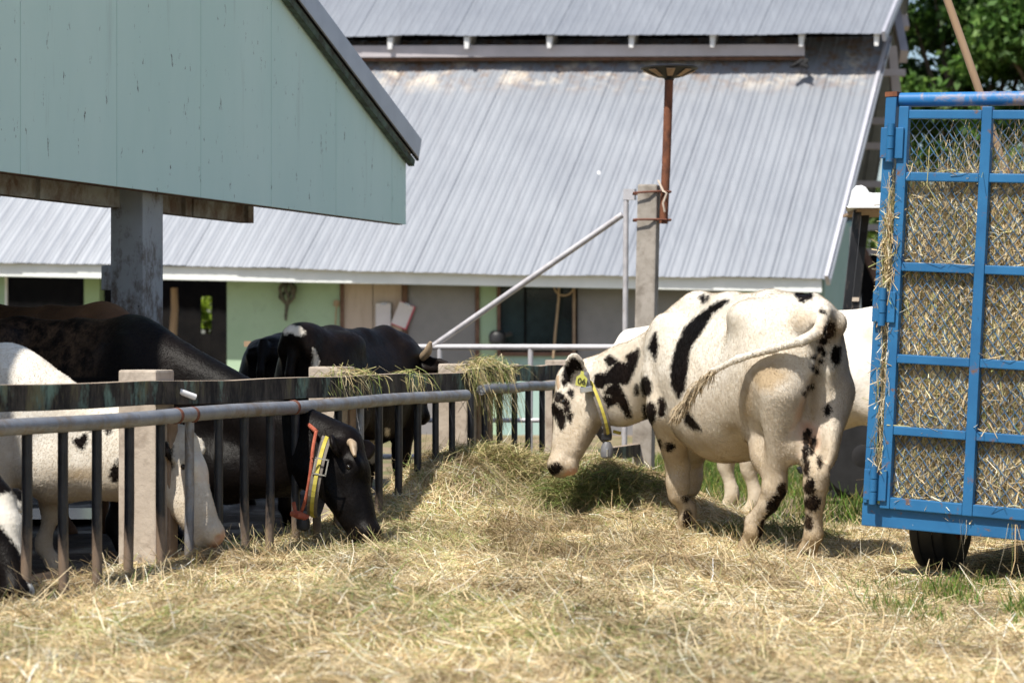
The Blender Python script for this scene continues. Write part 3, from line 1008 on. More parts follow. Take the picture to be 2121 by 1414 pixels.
m, qa_, qb_ = pipe(-200, 968, 0.815, 0.862, 0.037)
m.build('rail_pipe', M['galv'], fence, smooth=True)
for px in (365, 398, 608):
    D = fD(px, 0.085)
    t = (D - qa_.y) / (qb_.y - qa_.y)
    c = qa_.lerp(qb_, t)
    MB().tube(c - FU * 0.012, c + FU * 0.012, 0.040, n=16).build('weld_ring', M['rust_wire'], fence, smooth=True)
m, _, _ = pipe(1000, 1210, 0.888, 0.903, 0.034)
m.build('rail_pipe', M['galv'], fence, smooth=True)
barx = [-90, -15, 62, 136, 206, 273, 337, 397, 457, 510, 564, 616, 659, 704, 749, 788, 829, 868, 905, 939, 978, 1006, 1037, 1068, 1096, 1125, 1152, 1180]
for i, px in enumerate(barx):
    D = fD(px, 0.07)
    t = (D - qa_.y) / (qb_.y - qa_.y)
    zt = 0.815 + (0.862 - 0.815) * t if px < 970 else 0.893
    c = fence_pt(D, 0.07)
    ln = 0.008 * math.sin(i * 2.3)
    MB().path([c + Vector((ln, ln, -0.05)), c + Vector((0, 0, zt * 0.5)), c + Vector((0, 0, zt - 0.028))], 0.0235 if px < 900 else 0.021, 10).build('bar', M['bar'] if i not in (7, 14) else M['galv'], fence, smooth=True)
# dropper in front of the concrete post and the white pipe stub
D = fD(388, 0.02)
c = fence_pt(D, 0.02, 0.945)
m = MB()
r_o, r_i = 0.017, 0.011
st = thing('pipe_stub', 'short white plastic pipe stuck in the mossy top board', 'pipe', c)
MB().path([P(404, 822, 12.085), P(371, 810, 12.03)], 0.0155, 12).build('pipe', M['white'], st, smooth=True)
MB().tube(P(373, 810.7, 12.034), P(370.4, 809.8, 12.029), 0.0105, n=10).build('bore', M['dark'], st)

# ------------------------------------------------------------------ tall post, lamp and pipe gate
D = 19.9
tp = P(1338, 0, D); tp.z = 0
th = CAMZ + (HY - 383) / FPX * D
Rt = Matrix.Rotation(math.radians(-14), 3, 'Z')
Rl = Matrix.Rotation(math.radians(1.2), 3, 'Y')
m = MB().box(tp + Vector((0.0, 0, th / 2)), (0.165, 0.165, th), Rl @ Rt)
o = m.build('concrete_pole', M['tall_concrete'], bevel=0.016, at=tp)
tag(o, 'tall square concrete post with a lamp pole wired to it behind the spotted cow', 'post')
lb, lt = P(1374, 463, D - 0.05), P(1386, 162, D - 0.05)
lamp = thing('solar_lamp', 'dish shaped lamp on a rusty leaning pole wired to the concrete post', 'lamp', lb)
MB().path([lb, lb.lerp(lt, 0.4) + Vector((0.004, 0, 0)), lt], [0.037, 0.036, 0.036], 12).build('pole', M['rust'], lamp, smooth=True)
hc = lt + Vector((0.0, 0, -0.005))
MB().lathe(hc, [(0.038, -0.015), (0.042, 0.0), (0.065, 0.008), (0.09, 0.016), (0.236, 0.078), (0.238, 0.090), (0.20, 0.098), (0.05, 0.102)], 24).build('lamp_head', M['black'], lamp, smooth=True)
for k in range(8):
    a0 = k * math.pi / 4 - math.pi / 2
    w = 0.17
    pts = []
    for r_, z_, da in ((0.105, 0.0175, -w * 1.15), (0.105, 0.0175, w * 1.15), (0.215, 0.0645, w), (0.215, 0.0645, -w)):
        pts.append(hc + Vector((r_ * math.cos(a0 + da), r_ * math.sin(a0 + da), z_ - 0.0005)))
    MB().prism(pts, (0, 0, -0.004)).build('led_panel', M['wood'], lamp)
for py, tilt in ((401, 0.012), (456, 0.0)):
    c = P(1338, py, D)
    pts = [c + Vector((-0.105, -0.10, 0)), c + Vector((0.0, -0.115, tilt * 0.5)), c + Vector((0.11, -0.10, tilt)), c + Vector((0.20, -0.07, tilt)), c + Vector((0.20, 0.03, tilt)), c + Vector((0.10, 0.12, tilt)), c + Vector((-0.10, 0.11, 0))]
    MB().path(pts, 0.009, 6, close=True).build('tie_wire', M['rust_wire'], lamp, smooth=True)
c = P(1368, 396, D - 0.1)
MB().path([c + Vector((-.02, 0, .09)), c + Vector((0.02, -0.02, 0.0)), c + Vector((0.05, -0.03, -0.02)), c + Vector((0.02, -0.02, -0.10)), c + Vector((0.035, -0.01, -0.17))], 0.009, 6).build('twine_tie', M['twine'], lamp, smooth=True)
# pipe gate
G = 20.3
gate = thing('pipe_gate', 'grey pipe gate with a long diagonal brace beside the tall concrete post', 'gate', P(1294, 920, G))
def GP(px, py): return P(px, py, row_D(px, (520, 21.6), (1294, 20.2)))
MB().tube(GP(1297, 394), GP(1293, 985), 0.023, n=12).build('hinge_upright', M['galv_far'], gate, smooth=True)
MB().beam(GP(1293, 403), GP(1316, 403), 0.05, 0.09).build('hinge_bracket', M['galv_far'], gate)
MB().tube(GP(1290, 444), GP(898, 716), 0.026, n=12).build('diagonal_brace', M['galv_far'], gate, smooth=True)
MB().tube(GP(518, 718), GP(1292, 719), 0.026, n=12).build('top_rail', M['galv_far'], gate, smooth=True)
MB().tube(GP(518, 870), GP(1292, 870), 0.020, n=12).build('rail', M['galv_far'], gate, smooth=True)
MB().tube(GP(518, 946), GP(1292, 944), 0.024, n=12).build('rail', M['galv_far'], gate, smooth=True)
for px in (530, 720, 911, 1099):
    MB().tube(GP(px, 718), GP(px - 1, 946), 0.022, n=12).build('upright', M['galv_far'], gate, smooth=True)
MB().box(GP(513, 712), (0.06, 0.06, 0.05)).build('end_cap', M['wood'], gate)
# ------------------------------------------------------------------ blue hay trailer
TPSI, TROLL = math.radians(30), 0.052
tu = Vector((math.cos(TPSI), -math.sin(TPSI), -TROLL)).normalized()
tw = Vector((math.sin(TPSI), math.cos(TPSI), 0.0)).normalized()     # into the trailer
tv = tu.cross(tw).normalized()
if tv.z < 0: tv = -tv
TO = P(1835, 1040, 12.15)                                              # lower left corner of the gate


def T(u, v, w=0.0): return TO + tu * u + tv * v + tw * w


trailer = thing('hay_trailer', 'blue steel hay trailer with a wire mesh tail gate at the right', 'trailer', Vector((TO.x + 0.6, TO.y + 0.3, 0)))
GH, GW = 2.02, 1.345
S = 0.052
def member(name, a, b, w, h, mat=M['blue']):
    return MB().beam(a, b, w, h, tw).build(name, mat, trailer, bevel=0.005)
# gate: stiles, rails
rails = [0.0, 0.365, 0.725, 1.185, 1.635, 1.945]
stiles = [0.0, 0.432, 0.864, 1.296]
for k, v in enumerate(rails):
    for i in range(3):
        u0 = stiles[i] + (S / 2 + 0.001)
        u1 = stiles[i + 1] - (S / 2 + 0.001)
        hh = 0.058 if k == 0 else 0.044
        member('gate_rail', T(u0, v), T(u1, v), hh, 0.036)
for i, u in enumerate(stiles):
    member('gate_stile', T(u, -0.03), T(u, 1.985), S, 0.040)
# wire mesh panels: diamond mesh in each field
def clip_seg(p, q, u0, u1, v0, v1):
    t0, t1 = 0.0, 1.0
    dx, dy = q[0] - p[0], q[1] - p[1]
    for pp, qq in ((-dx, p[0] - u0), (dx, u1 - p[0]), (-dy, p[1] - v0), (dy, v1 - p[1])):
        if abs(pp) < 1e-9:
            if qq < 0: return None
        else:
            r = qq / pp
            if pp < 0: t0 = max(t0, r)
            else: t1 = min(t1, r)
    if t0 >= t1: return None
    return (p[0] + dx * t0, p[1] + dy * t0), (p[0] + dx * t1, p[1] + dy * t1)
pu, pv = 0.052, 0.064
for i in range(3):
    for k in range(5):
        u0, u1 = stiles[i] + S / 2 - .004, stiles[i + 1] - S / 2 + .004
        v0, v1 = rails[k] + 0.018, rails[k + 1] - 0.018
        m = MB()
        nn = int((u1 - u0) / pu + (v1 - v0) / pv) + 3
        for j in range(-nn, nn):
            for sg in (1, -1):
                pA = (u0 + j * pu, v0 - 0.05)
                L = (v1 - v0) + 0.1
                pB = (pA[0] + sg * L / pv * pu, v0 - 0.05 + L)
                cs = clip_seg(pA, pB, u0, u1, v0, v1)
                if cs and abs(cs[0][1] - cs[1][1]) > 0.01:
                    n_seg = max(2, int(abs(cs[0][1] - cs[1][1]) / pv * 2))
                    pts = []
                    for t_ in range(n_seg + 1):
                        a_ = t_ / n_seg
                        bul = 0.004 * math.sin((cs[0][0] + cs[1][0]) * 31 + a_ * 8)
                        pts.append(T(cs[0][0] * (1 - a_) + cs[1][0] * a_ + bul * 0.5, cs[0][1] * (1 - a_) + cs[1][1] * a_, 0.022 + 0.003 * sg * (1 if t_ % 2 else -1) + bul))
                    m.path(pts, 0.0026, 4, cap=False)
        o = m.build('wire_mesh', M['wire'], trailer)
        o['kind'] = 'stuff'
# corner post of the trailer, top tube, sill, floor, side frame
member('corner_post', T(-0.095, -0.012, 0.03), T(-0.078, 2.035, 0.03), 0.058, 0.06)
MB().box(T(-0.078, 2.047, 0.03), (0.064, 0.066, 0.024), Matrix.Rotation(-TPSI, 3, 'Z')).build('post_cap', M['rust'], trailer)
MB().tube(T(-0.045, 2.022, 0.05), T(GW, 2.040, 0.05), 0.036, n=18).build('top_tube', M['blue_worn'], trailer, smooth=True)
member('sill', T(-0.13, -0.070, 0.035), T(GW + .1, -0.070, 0.035), 0.115, 0.05)
member('corner_post', T(GW + 0.03, -0.16, 0.03), T(GW + 0.03, 2.12, 0.03), 0.075, 0.07)
LEN = 3.2
MB().prism([T(-0.12, -0.12, 0.07), T(GW + .08, -0.12, 0.07), T(GW + .08, -0.12, LEN), T(-0.12, -0.12, LEN)], tv * 0.04).build('floor', M['blue'], trailer)
for u in (-0.085, GW + 0.03):
    for w in (1.1, 2.15, LEN):
        MB().beam(T(u, -0.09, w), T(u, 1.30, w), 0.06, 0.06, tu).build('side_post', M['blue'], trailer)
    for v in (0.5, 1.1):
        MB().beam(T(u, v, 0.07), T(u, v, LEN), 0.04, 0.05, tv).build('side_rail', M['blue'], trailer)
# hinges
for v in (1.80, 0.98, 0.085):
    hg = MB().box(T(-0.05, v, -0.028), (0.12, 0.016, 0.155), Matrix((tu, tw, tv)).transposed()).build('hinge_plate', M['blue'], trailer, bevel=0.004)
    MB().tube(T(-0.052, v - 0.095, -0.05), T(-0.052, v - 0.034, -0.05), 0.019, n=12).build('hinge_knuckle', M['blue'], hg, smooth=True)
    MB().tube(T(-0.052, v - 0.030, -0.05), T(-0.052, v + 0.030, -0.05), 0.0195, n=12).build('hinge_knuckle', M['blue'], hg, smooth=True)
    MB().tube(T(-0.052, v + 0.034, -0.05), T(-0.052, v + 0.095, -0.05), 0.019, n=12).build('hinge_knuckle', M['blue'], hg, smooth=True)
# wheels under the floor
for u, w in ((0.05, 0.66), (GW - 0.12, 0.66)):
    c = T(u, 0, w); c.z = 0.235
    wh = MB().lathe(c - tu * 0.10, [(0.12, 0.0), (0.205, 0.0), (0.228, 0.012), (0.235, 0.03), (0.235, 0.055), (0.228, 0.058), (0.228, 0.066), (0.236, 0.069), (0.236, 0.131), (0.228, 0.134), (0.228, 0.142), (0.235, 0.145), (0.235, 0.17), (0.228, 0.188), (0.205, 0.20), (0.12, 0.20)], 36, (tu.x, tu.y, 0)).build('wheel', M['black'], trailer, smooth=True)
    MB().lathe(c - tu * 0.11, [(0.03, 0.0), (0.09, 0.012), (0.10, 0.03), (0.10, 0.19), (0.09, 0.208), (0.03, 0.22)], 16, (tu.x, tu.y, 0)).build('rim', M['rust'], wh, smooth=True)
MB().tube(T(0.1, 0, .66) * 1 + Vector((0, 0, 0.235 - T(0.1, 0, .66).z)), T(GW - .1, 0, .66) + Vector((0, 0, 0.235 - T(GW - .1, 0, .66).z)), 0.03).build('axle', M['rust'], trailer)

# fork standing in the hay
f0, f1 = P(1948, -40, 12.35), P(2098, 400, 12.50)
fk = thing('hay_fork', 'long wooden handled tool with an orange end stuck in the trailer hay', 'fork', f1)
mid = f0.lerp(f1, 0.88)
MB().path([f0, f0.lerp(f1, 0.5) + Vector((0.006, 0, 0)), mid], 0.0205, 10).build('handle', M['wood'], fk, smooth=True)
MB().path([mid, f1, f1 + (f1 - f0) * 0.35], [0.024, 0.026, 0.02], 10).build('socket', M['orange'], fk, smooth=True)

# ------------------------------------------------------------------ utility cart behind the cows
CD = 18.2
cart = thing('farm_cart', 'small farm cart with a white canopy on black posts behind the hay trailer', 'cart', P(1900, 1042, CD))
def roofbox(px0, px1, z0, z1, d0, d1):
    return
xa, xb = P(1748, 430, CD).x, P(1748, 430, CD).x + 1.55
za, zb2 = P(0, 432, CD).z, P(0, 384, CD).z
m = MB()
prof = [(-0.002, 0.0), (0.0, 0.012), (0.018, 0.014), (0.028, 0.06), (0.045, 0.13), (0.075, 0.165), (0.12, 0.17), (0.15, 0.155), (0.175, 0.118), (0.20, 0.112), (0.60, 0.118), (1.3, 0.118), (1.36, 0.16), (1.44, 0.165), (1.50, 0.13), (1.54, 0.02), (1.55, 0.0)]
vs_, fs = [], []
yy = [0.0, 0.004, 0.02, 0.99, 1.006, 1.01]
sc_ = [0.0, 0.93, 1.0, 1.0, 0.93, 0.0]
for j, y_ in enumerate(yy):
    for x_, z_ in prof:
        vs_.append((xa + x_ + 0.16 * y_, CD + y_ - 0.1, za + z_ * (sc_[j] if z_ > 0.013 else 1)))
w_ = len(prof)
for j in range(len(yy) - 1):
    for i in range(w_ - 1):
        fs.append((j * w_ + i, j * w_ + i + 1, (j + 1) * w_ + i + 1, (j + 1) * w_ + i))
fs.append(tuple(j * w_ for j in range(len(yy))) + tuple(j * w_ + w_ - 1 for j in range(len(yy) - 1, -1, -1)))
m.add(vs_, fs)
m.build('canopy', M['white'], cart, smooth=True)
MB().box((xa + 0.75, CD + 0.4, za - 0.012), (1.3, 0.8, 0.02)).build('canopy_frame', M['wood'], cart)
for (px0, px1, dd) in ((1776, 1752, 0.1), (1793, 1769, 0.55)):
    MB().beam(P(px0, 436, CD + dd) , P(px1 + (px0 - px1) * -0.9, 860, CD + dd), 0.060, 0.04, (0, 1, 0)).build('canopy_post', M['black_scuffed'], cart, bevel=0.005)
c = P(1786, 495, CD + 0.52)
MB().box(c, (0.045, 0.012, 0.11), Matrix.Rotation(0.13, 3, 'Y')).build('sticker', M['rubber'], cart)
MB().box(P(1768, 620, CD + .55), (0.075, 0.07, 0.03)).build('twine_wrap', M['twine'], cart)
MB().box((xa + 0.80, CD + 0.5, 0.72), (1.5, 0.95, 0.42)).build('body', M['black'], cart, bevel=0.06)
MB().box((xa + 0.95, CD + 0.5, 1.02), (0.6, 0.9, 0.25)).build('seat', M['black'], cart, bevel=0.05)
for dx, dy, r_ in ((0.12, -0.05, 0.36), (1.35, -0.05, 0.33), (0.12, 0.95, 0.36), (1.35, 0.95, 0.33)):
    c = Vector((xa + dx, CD + dy, r_))
    wh = MB().lathe(c - Vector((0, 0.12, 0)), [(r_ * .45, 0.0), (r_ * .85, 0.0), (r_ * .98, 0.04), (r_, 0.12), (r_ * .98, 0.20), (r_ * .85, 0.24), (r_ * .45, 0.24)], 28, (0, 1, 0)).build('wheel', M['rubber'], cart, smooth=True)
    for k in range(14):
        t = k * 2 * math.pi / 14
        MB().box(c + Vector((math.cos(t) * r_, 0.0, math.sin(t) * r_)), (0.05, 0.2, 0.045), Matrix.Rotation(-t, 3, 'Y')).build('tread_lug', M['rubber'], wh)
    MB().lathe(c - Vector((0, 0.125, 0)), [(0.03, 0.0), (r_ * .4, 0.01), (r_ * .47, 0.03), (r_ * .47, 0.22), (r_ * .4, 0.25), (.03, .25)], 18, (0, 1, 0)).build('rim', M['black'], wh, smooth=True)
# ------------------------------------------------------------------ cattle
class SDF:
    """bodies blended from rounded limbs, then skinned as one continuous surface"""
    def __init__(self, lo, hi, h):
        self.lo = np.array(lo, float)
        self.h = h
        n = np.ceil((np.array(hi) - self.lo) / h).astype(int) + 1
        self.n = n
        self.ax = [self.lo[i] + h * np.arange(n[i]) for i in range(3)]
        self.d = np.full(n, 1.0, np.float32)

    def region(self, lo, hi):
        sl = []
        for i in range(3):
            a = int(max(0, math.floor((lo[i] - self.lo[i]) / self.h)))
            b = int(min(self.n[i], math.ceil((hi[i] - self.lo[i]) / self.h) + 1))
            if b <= a: return None, None
            sl.append(slice(a, b))
        g = [self.ax[i][sl[i]].astype(np.float32) for i in range(3)]
        return tuple(sl), np.meshgrid(*g, indexing='ij')

    def put(self, sl, dn, k, cut=False):
        a = self.d[sl]
        if cut:
            hh = np.clip(0.5 - 0.5 * (a + dn) / k, 0, 1)
            self.d[sl] = a * (1 - hh) + (-dn) * hh + k * hh * (1 - hh)
            return
        hh = np.clip(0.5 + 0.5 * (a - dn) / k, 0, 1)
        self.d[sl] = a * (1 - hh) + dn * hh - k * hh * (1 - hh)

    def cone(self, a, b, ra, rb, k=0.04, lat=None, f=1.0):
        a = np.array(a, float); b = np.array(b, float)
        r = max(ra, rb) + k + 0.06
        sl, G = self.region(np.minimum(a, b) - r, np.maximum(a, b) + r)
        if sl is None: return
        p = np.stack(G, -1) - a.astype(np.float32)
        ba = (b - a)
        if lat is not None and f != 1.0:
            L = np.array(lat, float); L /= np.linalg.norm(L)
            p = p + (p @ L.astype(np.float32))[..., None] * (1 / f - 1) * L.astype(np.float32)
            ba = ba + (ba @ L) * (1 / f - 1) * L
        ba = ba.astype(np.float32)
        t = np.clip((p @ ba) / max(1e-6, float(ba @ ba)), 0, 1)
        dn = np.linalg.norm(p - t[..., None] * ba, axis=-1) - (ra + (rb - ra) * t)
        self.put(sl, dn, k)

    def chain(self, pts, rad, k=0.04, lat=None, f=1.0):
        for i in range(len(pts) - 1):
            self.cone(pts[i], pts[i + 1], rad[i], rad[i + 1], k, lat, f)

    def ell(self, c, r, k=0.04, R=None, cut=False):
        c = np.array(c, float)
        rm = max(r) + k + 0.05
        sl, G = self.region(c - rm, c + rm)
        if sl is None: return
        p = np.stack(G, -1) - c.astype(np.float32)
        if R is not None: p = p @ np.array(R, np.float32)       # columns of R are the local axes
        r = np.array(r, np.float32)
        k0 = np.linalg.norm(p / r, axis=-1)
        k1 = np.linalg.norm(p / (r * r), axis=-1) + 1e-6
        self.put(sl, k0 * (k0 - 1) / k1, k, cut)

    def torso(self, st, k=0.05):
        """stations: y, top, bottom, half width, height of the widest point, roundness of the back"""
        st = np.array(st, float)
        ylo, yhi = st[0, 0], st[-1, 0]
        w = st[:, 3].max() + 0.1
        sl, G = self.region((-w, ylo - .12, st[:, 2].min() - .1), (w, yhi + .12, st[:, 1].max() + .12))
        X, Y, Z = G
        yy = self.ax[1][sl[1]]
        # smooth interpolation of the stations
        def ip(c):
            v = np.interp(yy, st[:, 0], st[:, c])
            ker = np.hanning(max(3, int(0.16 / self.h) | 1)); ker /= ker.sum()
            pad = len(ker) // 2
            return np.convolve(np.pad(v, pad, mode='edge'), ker, mode='valid').astype(np.float32)
        top, bot, wd, zc, ex = (ip(c)[None, :, None] for c in (1, 2, 3, 4, 5))
        up = Z > zc
        hz = np.where(up, top - zc, zc - bot)
        q = np.abs(Z - zc) / hz
        e = np.where(up, ex, 2.3)
        rr = (np.abs(X / wd) ** e + q ** e) ** (1 / e)
        dn = (rr - 1) * np.minimum(wd, hz) * 0.9
        endc = np.maximum(ylo - Y, Y - yhi)
        dn = np.maximum(dn, endc)
        self.put(sl, dn.astype(np.float32), k)

    def mesh(self):
        d = self.d; lo = self.lo; h = self.h
        s = d < 0
        nx, ny, nz = d.shape
        cnt = np.zeros((nx - 1, ny - 1, nz - 1), np.int8)
        for i in (0, 1):
            for j in (0, 1):
                for k in (0, 1):
                    cnt += s[i:nx - 1 + i, j:ny - 1 + j, k:nz - 1 + k]
        act = (cnt > 0) & (cnt < 8)
        I = np.argwhere(act)
        idx = np.full(act.shape, -1, np.int64)
        idx[act] = np.arange(len(I))
        acc = np.zeros((len(I), 3)); num = np.zeros(len(I))
        cs = [(i, j, k) for i in (0, 1) for j in (0, 1) for k in (0, 1)]
        for a in cs:
            for ax in range(3):
                if a[ax]: continue
                b = list(a); b[ax] = 1
                va = d[I[:, 0] + a[0], I[:, 1] + a[1], I[:, 2] + a[2]].astype(float)
                vb = d[I[:, 0] + b[0], I[:, 1] + b[1], I[:, 2] + b[2]].astype(float)
                mk = (va < 0) != (vb < 0)
                t = np.where(mk, va / np.where(mk, va - vb, 1), 0)
                p = np.array(a, float)[None] + t[:, None] * (np.array(b) - np.array(a))[None]
                acc[mk] += p[mk]; num[mk] += 1
        V = lo + h * (I + acc / num[:, None])
        Fs = []
        for ax in range(3):
            u, v = (ax + 1) % 3, (ax + 2) % 3
            A = [slice(None)] * 3; B = [slice(None)] * 3
            A[ax] = slice(0, -1); B[ax] = slice(1, None)
            e = np.argwhere(s[tuple(A)] != s[tuple(B)])
            ok = (e[:, u] > 0) & (e[:, v] > 0) & (e[:, u] < d.shape[u] - 1) & (e[:, v] < d.shape[v] - 1)
            e = e[ok]
            ins = s[e[:, 0], e[:, 1], e[:, 2]]
            q = []
            for du, dv in ((-1, -1), (0, -1), (0, 0), (-1, 0)):
                c = e.copy(); c[:, u] += du; c[:, v] += dv
                q.append(idx[c[:, 0], c[:, 1], c[:, 2]])
            q = np.stack(q, 1)
            q[~ins] = q[~ins][:, ::-1]
            Fs.append(q)
        F = np.concatenate(Fs)
        F = F[(F >= 0).all(1)]
        # two rounds of light relaxation
        for lam in (0.45, -0.30, 0.45, -0.30):
            sm = np.zeros_like(V); ct = np.zeros(len(V))
            for i in range(4):
                a, b = F[:, i], F[:, (i + 1) % 4]
                np.add.at(sm, a, V[b]); np.add.at(ct, a, 1)
            V = V + lam * (sm / np.maximum(ct, 1)[:, None] - V)
        nr = np.zeros_like(V)
        fn = np.cross(V[F[:, 2]] - V[F[:, 0]], V[F[:, 3]] - V[F[:, 1]])
        for i in range(4): np.add.at(nr, F[:, i], fn)
        nr /= np.linalg.norm(nr, axis=1)[:, None] + 1e-9
        return V, F, nr


def poly_sd(px, py, poly):
    """signed distance (positive inside) of points to a polygon"""
    poly = np.array(poly, float)
    d = np.full(len(px), 1e9); ins = np.zeros(len(px), bool)
    n = len(poly)
    for i in range(n):
        a, b = poly[i], poly[(i + 1) % n]
        ex, ey = b - a
        wx, wy = px - a[0], py - a[1]
        t = np.clip((wx * ex + wy * ey) / (ex * ex + ey * ey + 1e-9), 0, 1)
        d = np.minimum(d, (wx - ex * t) ** 2 + (wy - ey * t) ** 2)
        c = ((a[1] > py) != (b[1] > py)) & (px < ex * (py - a[1]) / (ey if abs(ey) > 1e-9 else 1e-9) + a[0])
        ins ^= c
    d = np.sqrt(d)
    return np.where(ins, d, -d)


def ellpoly(cx, cy, rx, ry, rot=0, n=16, wob=0.16, seed=1):
    r = random.Random(seed + int(cx * 3 + cy))
    out = []
    for i in range(n):
        t = 2 * math.pi * i / n
        k = 1 + wob * (r.random() * 2 - 1)
        x, y = rx * math.cos(t) * k, ry * math.sin(t) * k
        out.append((cx + x * math.cos(rot) - y * math.sin(rot), cy + x * math.sin(rot) + y * math.cos(rot)))
    return out


class Cow:
    """local frame: +y ahead, +x right, z up; the origin lies on the ground under the tail head"""
    def __init__(self, O, ang, scale=1.0, h=0.016, vis=None):
        self.O = np.array((O[0], O[1], 0.0)); self.s = scale
        self.f = np.array((math.sin(ang), math.cos(ang), 0)); self.r = np.array((math.cos(ang), -math.sin(ang), 0))
        self.h = h
        self.kids = []

    def L(self, px, py, D):
        p = np.array(P(px, py, D)) - self.O
        return np.array((p @ self.r, p @ self.f, p[2]))

    def W(self, V):
        V = np.atleast_2d(np.asarray(V, float))
        return self.O + V[:, :1] * self.r + V[:, 1:2] * self.f + V[:, 2:] * np.array((0, 0, 1.0))

    def Wv(self, p): return Vector(self.W(p)[0])

    def start(self, lo, hi):
        self.g = SDF(lo, hi, self.h)

    def body(self, belly=0.0, lift=0.0, udder=True, thin=1.0):
        s = self.s; g = self.g
        st = [(-0.03, 1.33, 1.02, 0.10, 1.20, 2.0), (0.03, 1.37, 0.94, 0.185, 1.18, 2.1), (0.14, 1.425, 0.84, 0.245, 1.14, 2.7),
              (0.30, 1.445, 0.78, 0.290, 1.08, 2.8), (0.46, 1.445, 0.74, 0.305, 1.02, 2.35), (0.62, 1.425, 0.685, 0.310, 0.96, 1.65),
              (0.80, 1.41, 0.635, 0.325, 0.94, 1.62), (1.00, 1.41, 0.62, 0.33, 0.94, 1.65), (1.18, 1.42, 0.63, 0.305, 0.98, 1.7),
              (1.32, 1.445, 0.66, 0.270, 1.02, 1.75), (1.45, 1.43, 0.70, 0.230, 1.04, 1.8), (1.56, 1.37, 0.76, 0.20, 1.06, 2.0), (1.66, 1.27, 0.84, 0.14, 1.05, 2.0), (1.70, 1.2, 0.92, 0.08, 1.04, 2.0)]
        st = [(y * s, t * s, b * s - belly * math.exp(-((y - 0.90) / 0.45) ** 2), w * s * thin, c * s, e) for y, t, b, w, c, e in st]
        g.torso(st, 0.02)
        for sx in (-1, 1):
            g.ell((sx * 0.200 * s, 0.46 * s, 1.345 * s), (0.055 * s, 0.10 * s, 0.05 * s), 0.13 * s)       # hook bones
            g.ell((sx * 0.105 * s, -0.01 * s, 1.30 * s), (0.05 * s, 0.06 * s, 0.06 * s), 0.07 * s)      # pin bones
            g.ell((sx * 0.185 * s, 1.38 * s, 1.12 * s), (0.075 * s, 0.17 * s, 0.24 * s), 0.09 * s)       # shoulder blade
            g.ell((sx * 0.15 * s, 1.55 * s, 0.98 * s), (0.085 * s, 0.11 * s, 0.12 * s), 0.08 * s)         # point of shoulder
            g.ell((sx * 0.130 * s, 0.24 * s, 0.98 * s), (0.100 * s, 0.21 * s, 0.28 * s), 0.12 * s)         # thigh
        g.chain([(0, 0.10 * s, 1.34 * s), (0, 0.5 * s, 1.375 * s), (0, 0.95 * s, 1.365 * s), (0, 1.30 * s, 1.375 * s)], [0.07 * s] * 4, 0.10 * s)   # spine
        for sx in (-1, 1):
            g.ell((sx * 0.335 * s, 0.66 * s, 1.22 * s), (0.075 * s, 0.12 * s, 0.10 * s), 0.06 * s, cut=True)   # hollow of the flank
        if udder:
            g.ell((0, 0.30 * s, 0.70 * s), (0.14 * s, 0.19 * s, 0.125 * s), 0.05)

    def leg_front(self, sx, foot, knee=None):
        s = self.s; g = self.g
        f = np.array(foot, float)
        e = np.array((sx * 0.185 * s, 1.34 * s, 0.80 * s))
        k = np.array(knee, float) if knee is not None else np.array(((e[0] * .3 + f[0] * .7), f[1] + 0.02, 0.44 * s))
        fet = f + np.array((0, -0.02, 0.135 * s))
        g.chain([(sx * 0.17 * s, 1.42 * s, 1.0 * s), e, k + (0, 0, 0.10 * s), k, k - (0, -0.004, 0.07 * s), fet + (0, 0, 0.05 * s), fet], [0.11 * s, 0.110 * s, 0.066 * s, 0.064 * s, 0.048 * s, 0.043 * s, 0.049 * s], 0.04)
        g.chain([fet, f + (0, 0.035, 0.05 * s), f + (0, 0.05, 0.02)], [0.045 * s, 0.048 * s, 0.056 * s], 0.025)

    def leg_hind(self, sx, foot, hock=None, stifle=None):
        s = self.s; g = self.g
        f = np.array(foot, float)
        st = np.array(stifle, float) if stifle is not None else np.array((sx * 0.21 * s, 0.44 * s + (f[1] - 0.15 * s) * 0.35, 0.80 * s))
        hk = np.array(hock, float) if hock is not None else np.array((f[0] * 0.9 + sx * 0.19 * s * 0.1, f[1] - 0.10 * s, 0.53 * s))
        fet = f + np.array((0, -0.025, 0.14 * s))
        hip = np.array((sx * 0.18 * s, 0.22 * s, 1.02 * s))
        g.chain([hip * np.array((0.70, 1, 1)), st * np.array((0.86, 1, 1))], [0.12 * s, 0.125 * s], 0.14)
        mid = st * 0.42 + hk * 0.58 + np.array((0, 0.0, -0.01))
        g.chain([st, mid, hk + (0, 0.025, 0.06 * s)], [0.112 * s, 0.086 * s, 0.058 * s], 0.08)
        g.cone(hip + (0, -0.10 * s, -0.10 * s), hk + (0, -0.03, 0.03), 0.105 * s, 0.040 * s, 0.07)   # achilles line
        g.chain([hk + (0, -0.035, 0.035), hk + (0, 0.0, -0.015), hk + (f - hk) * 0.25 + (0, 0.0, 0), fet + (0, 0, 0.05 * s), fet], [0.046 * s, 0.064 * s, 0.051 * s, 0.043 * s, 0.049 * s], 0.03)
        g.chain([fet, f + (0, 0.035, 0.05 * s), f + (0, 0.05, 0.02)], [0.045 * s, 0.048 * s, 0.056 * s], 0.025)

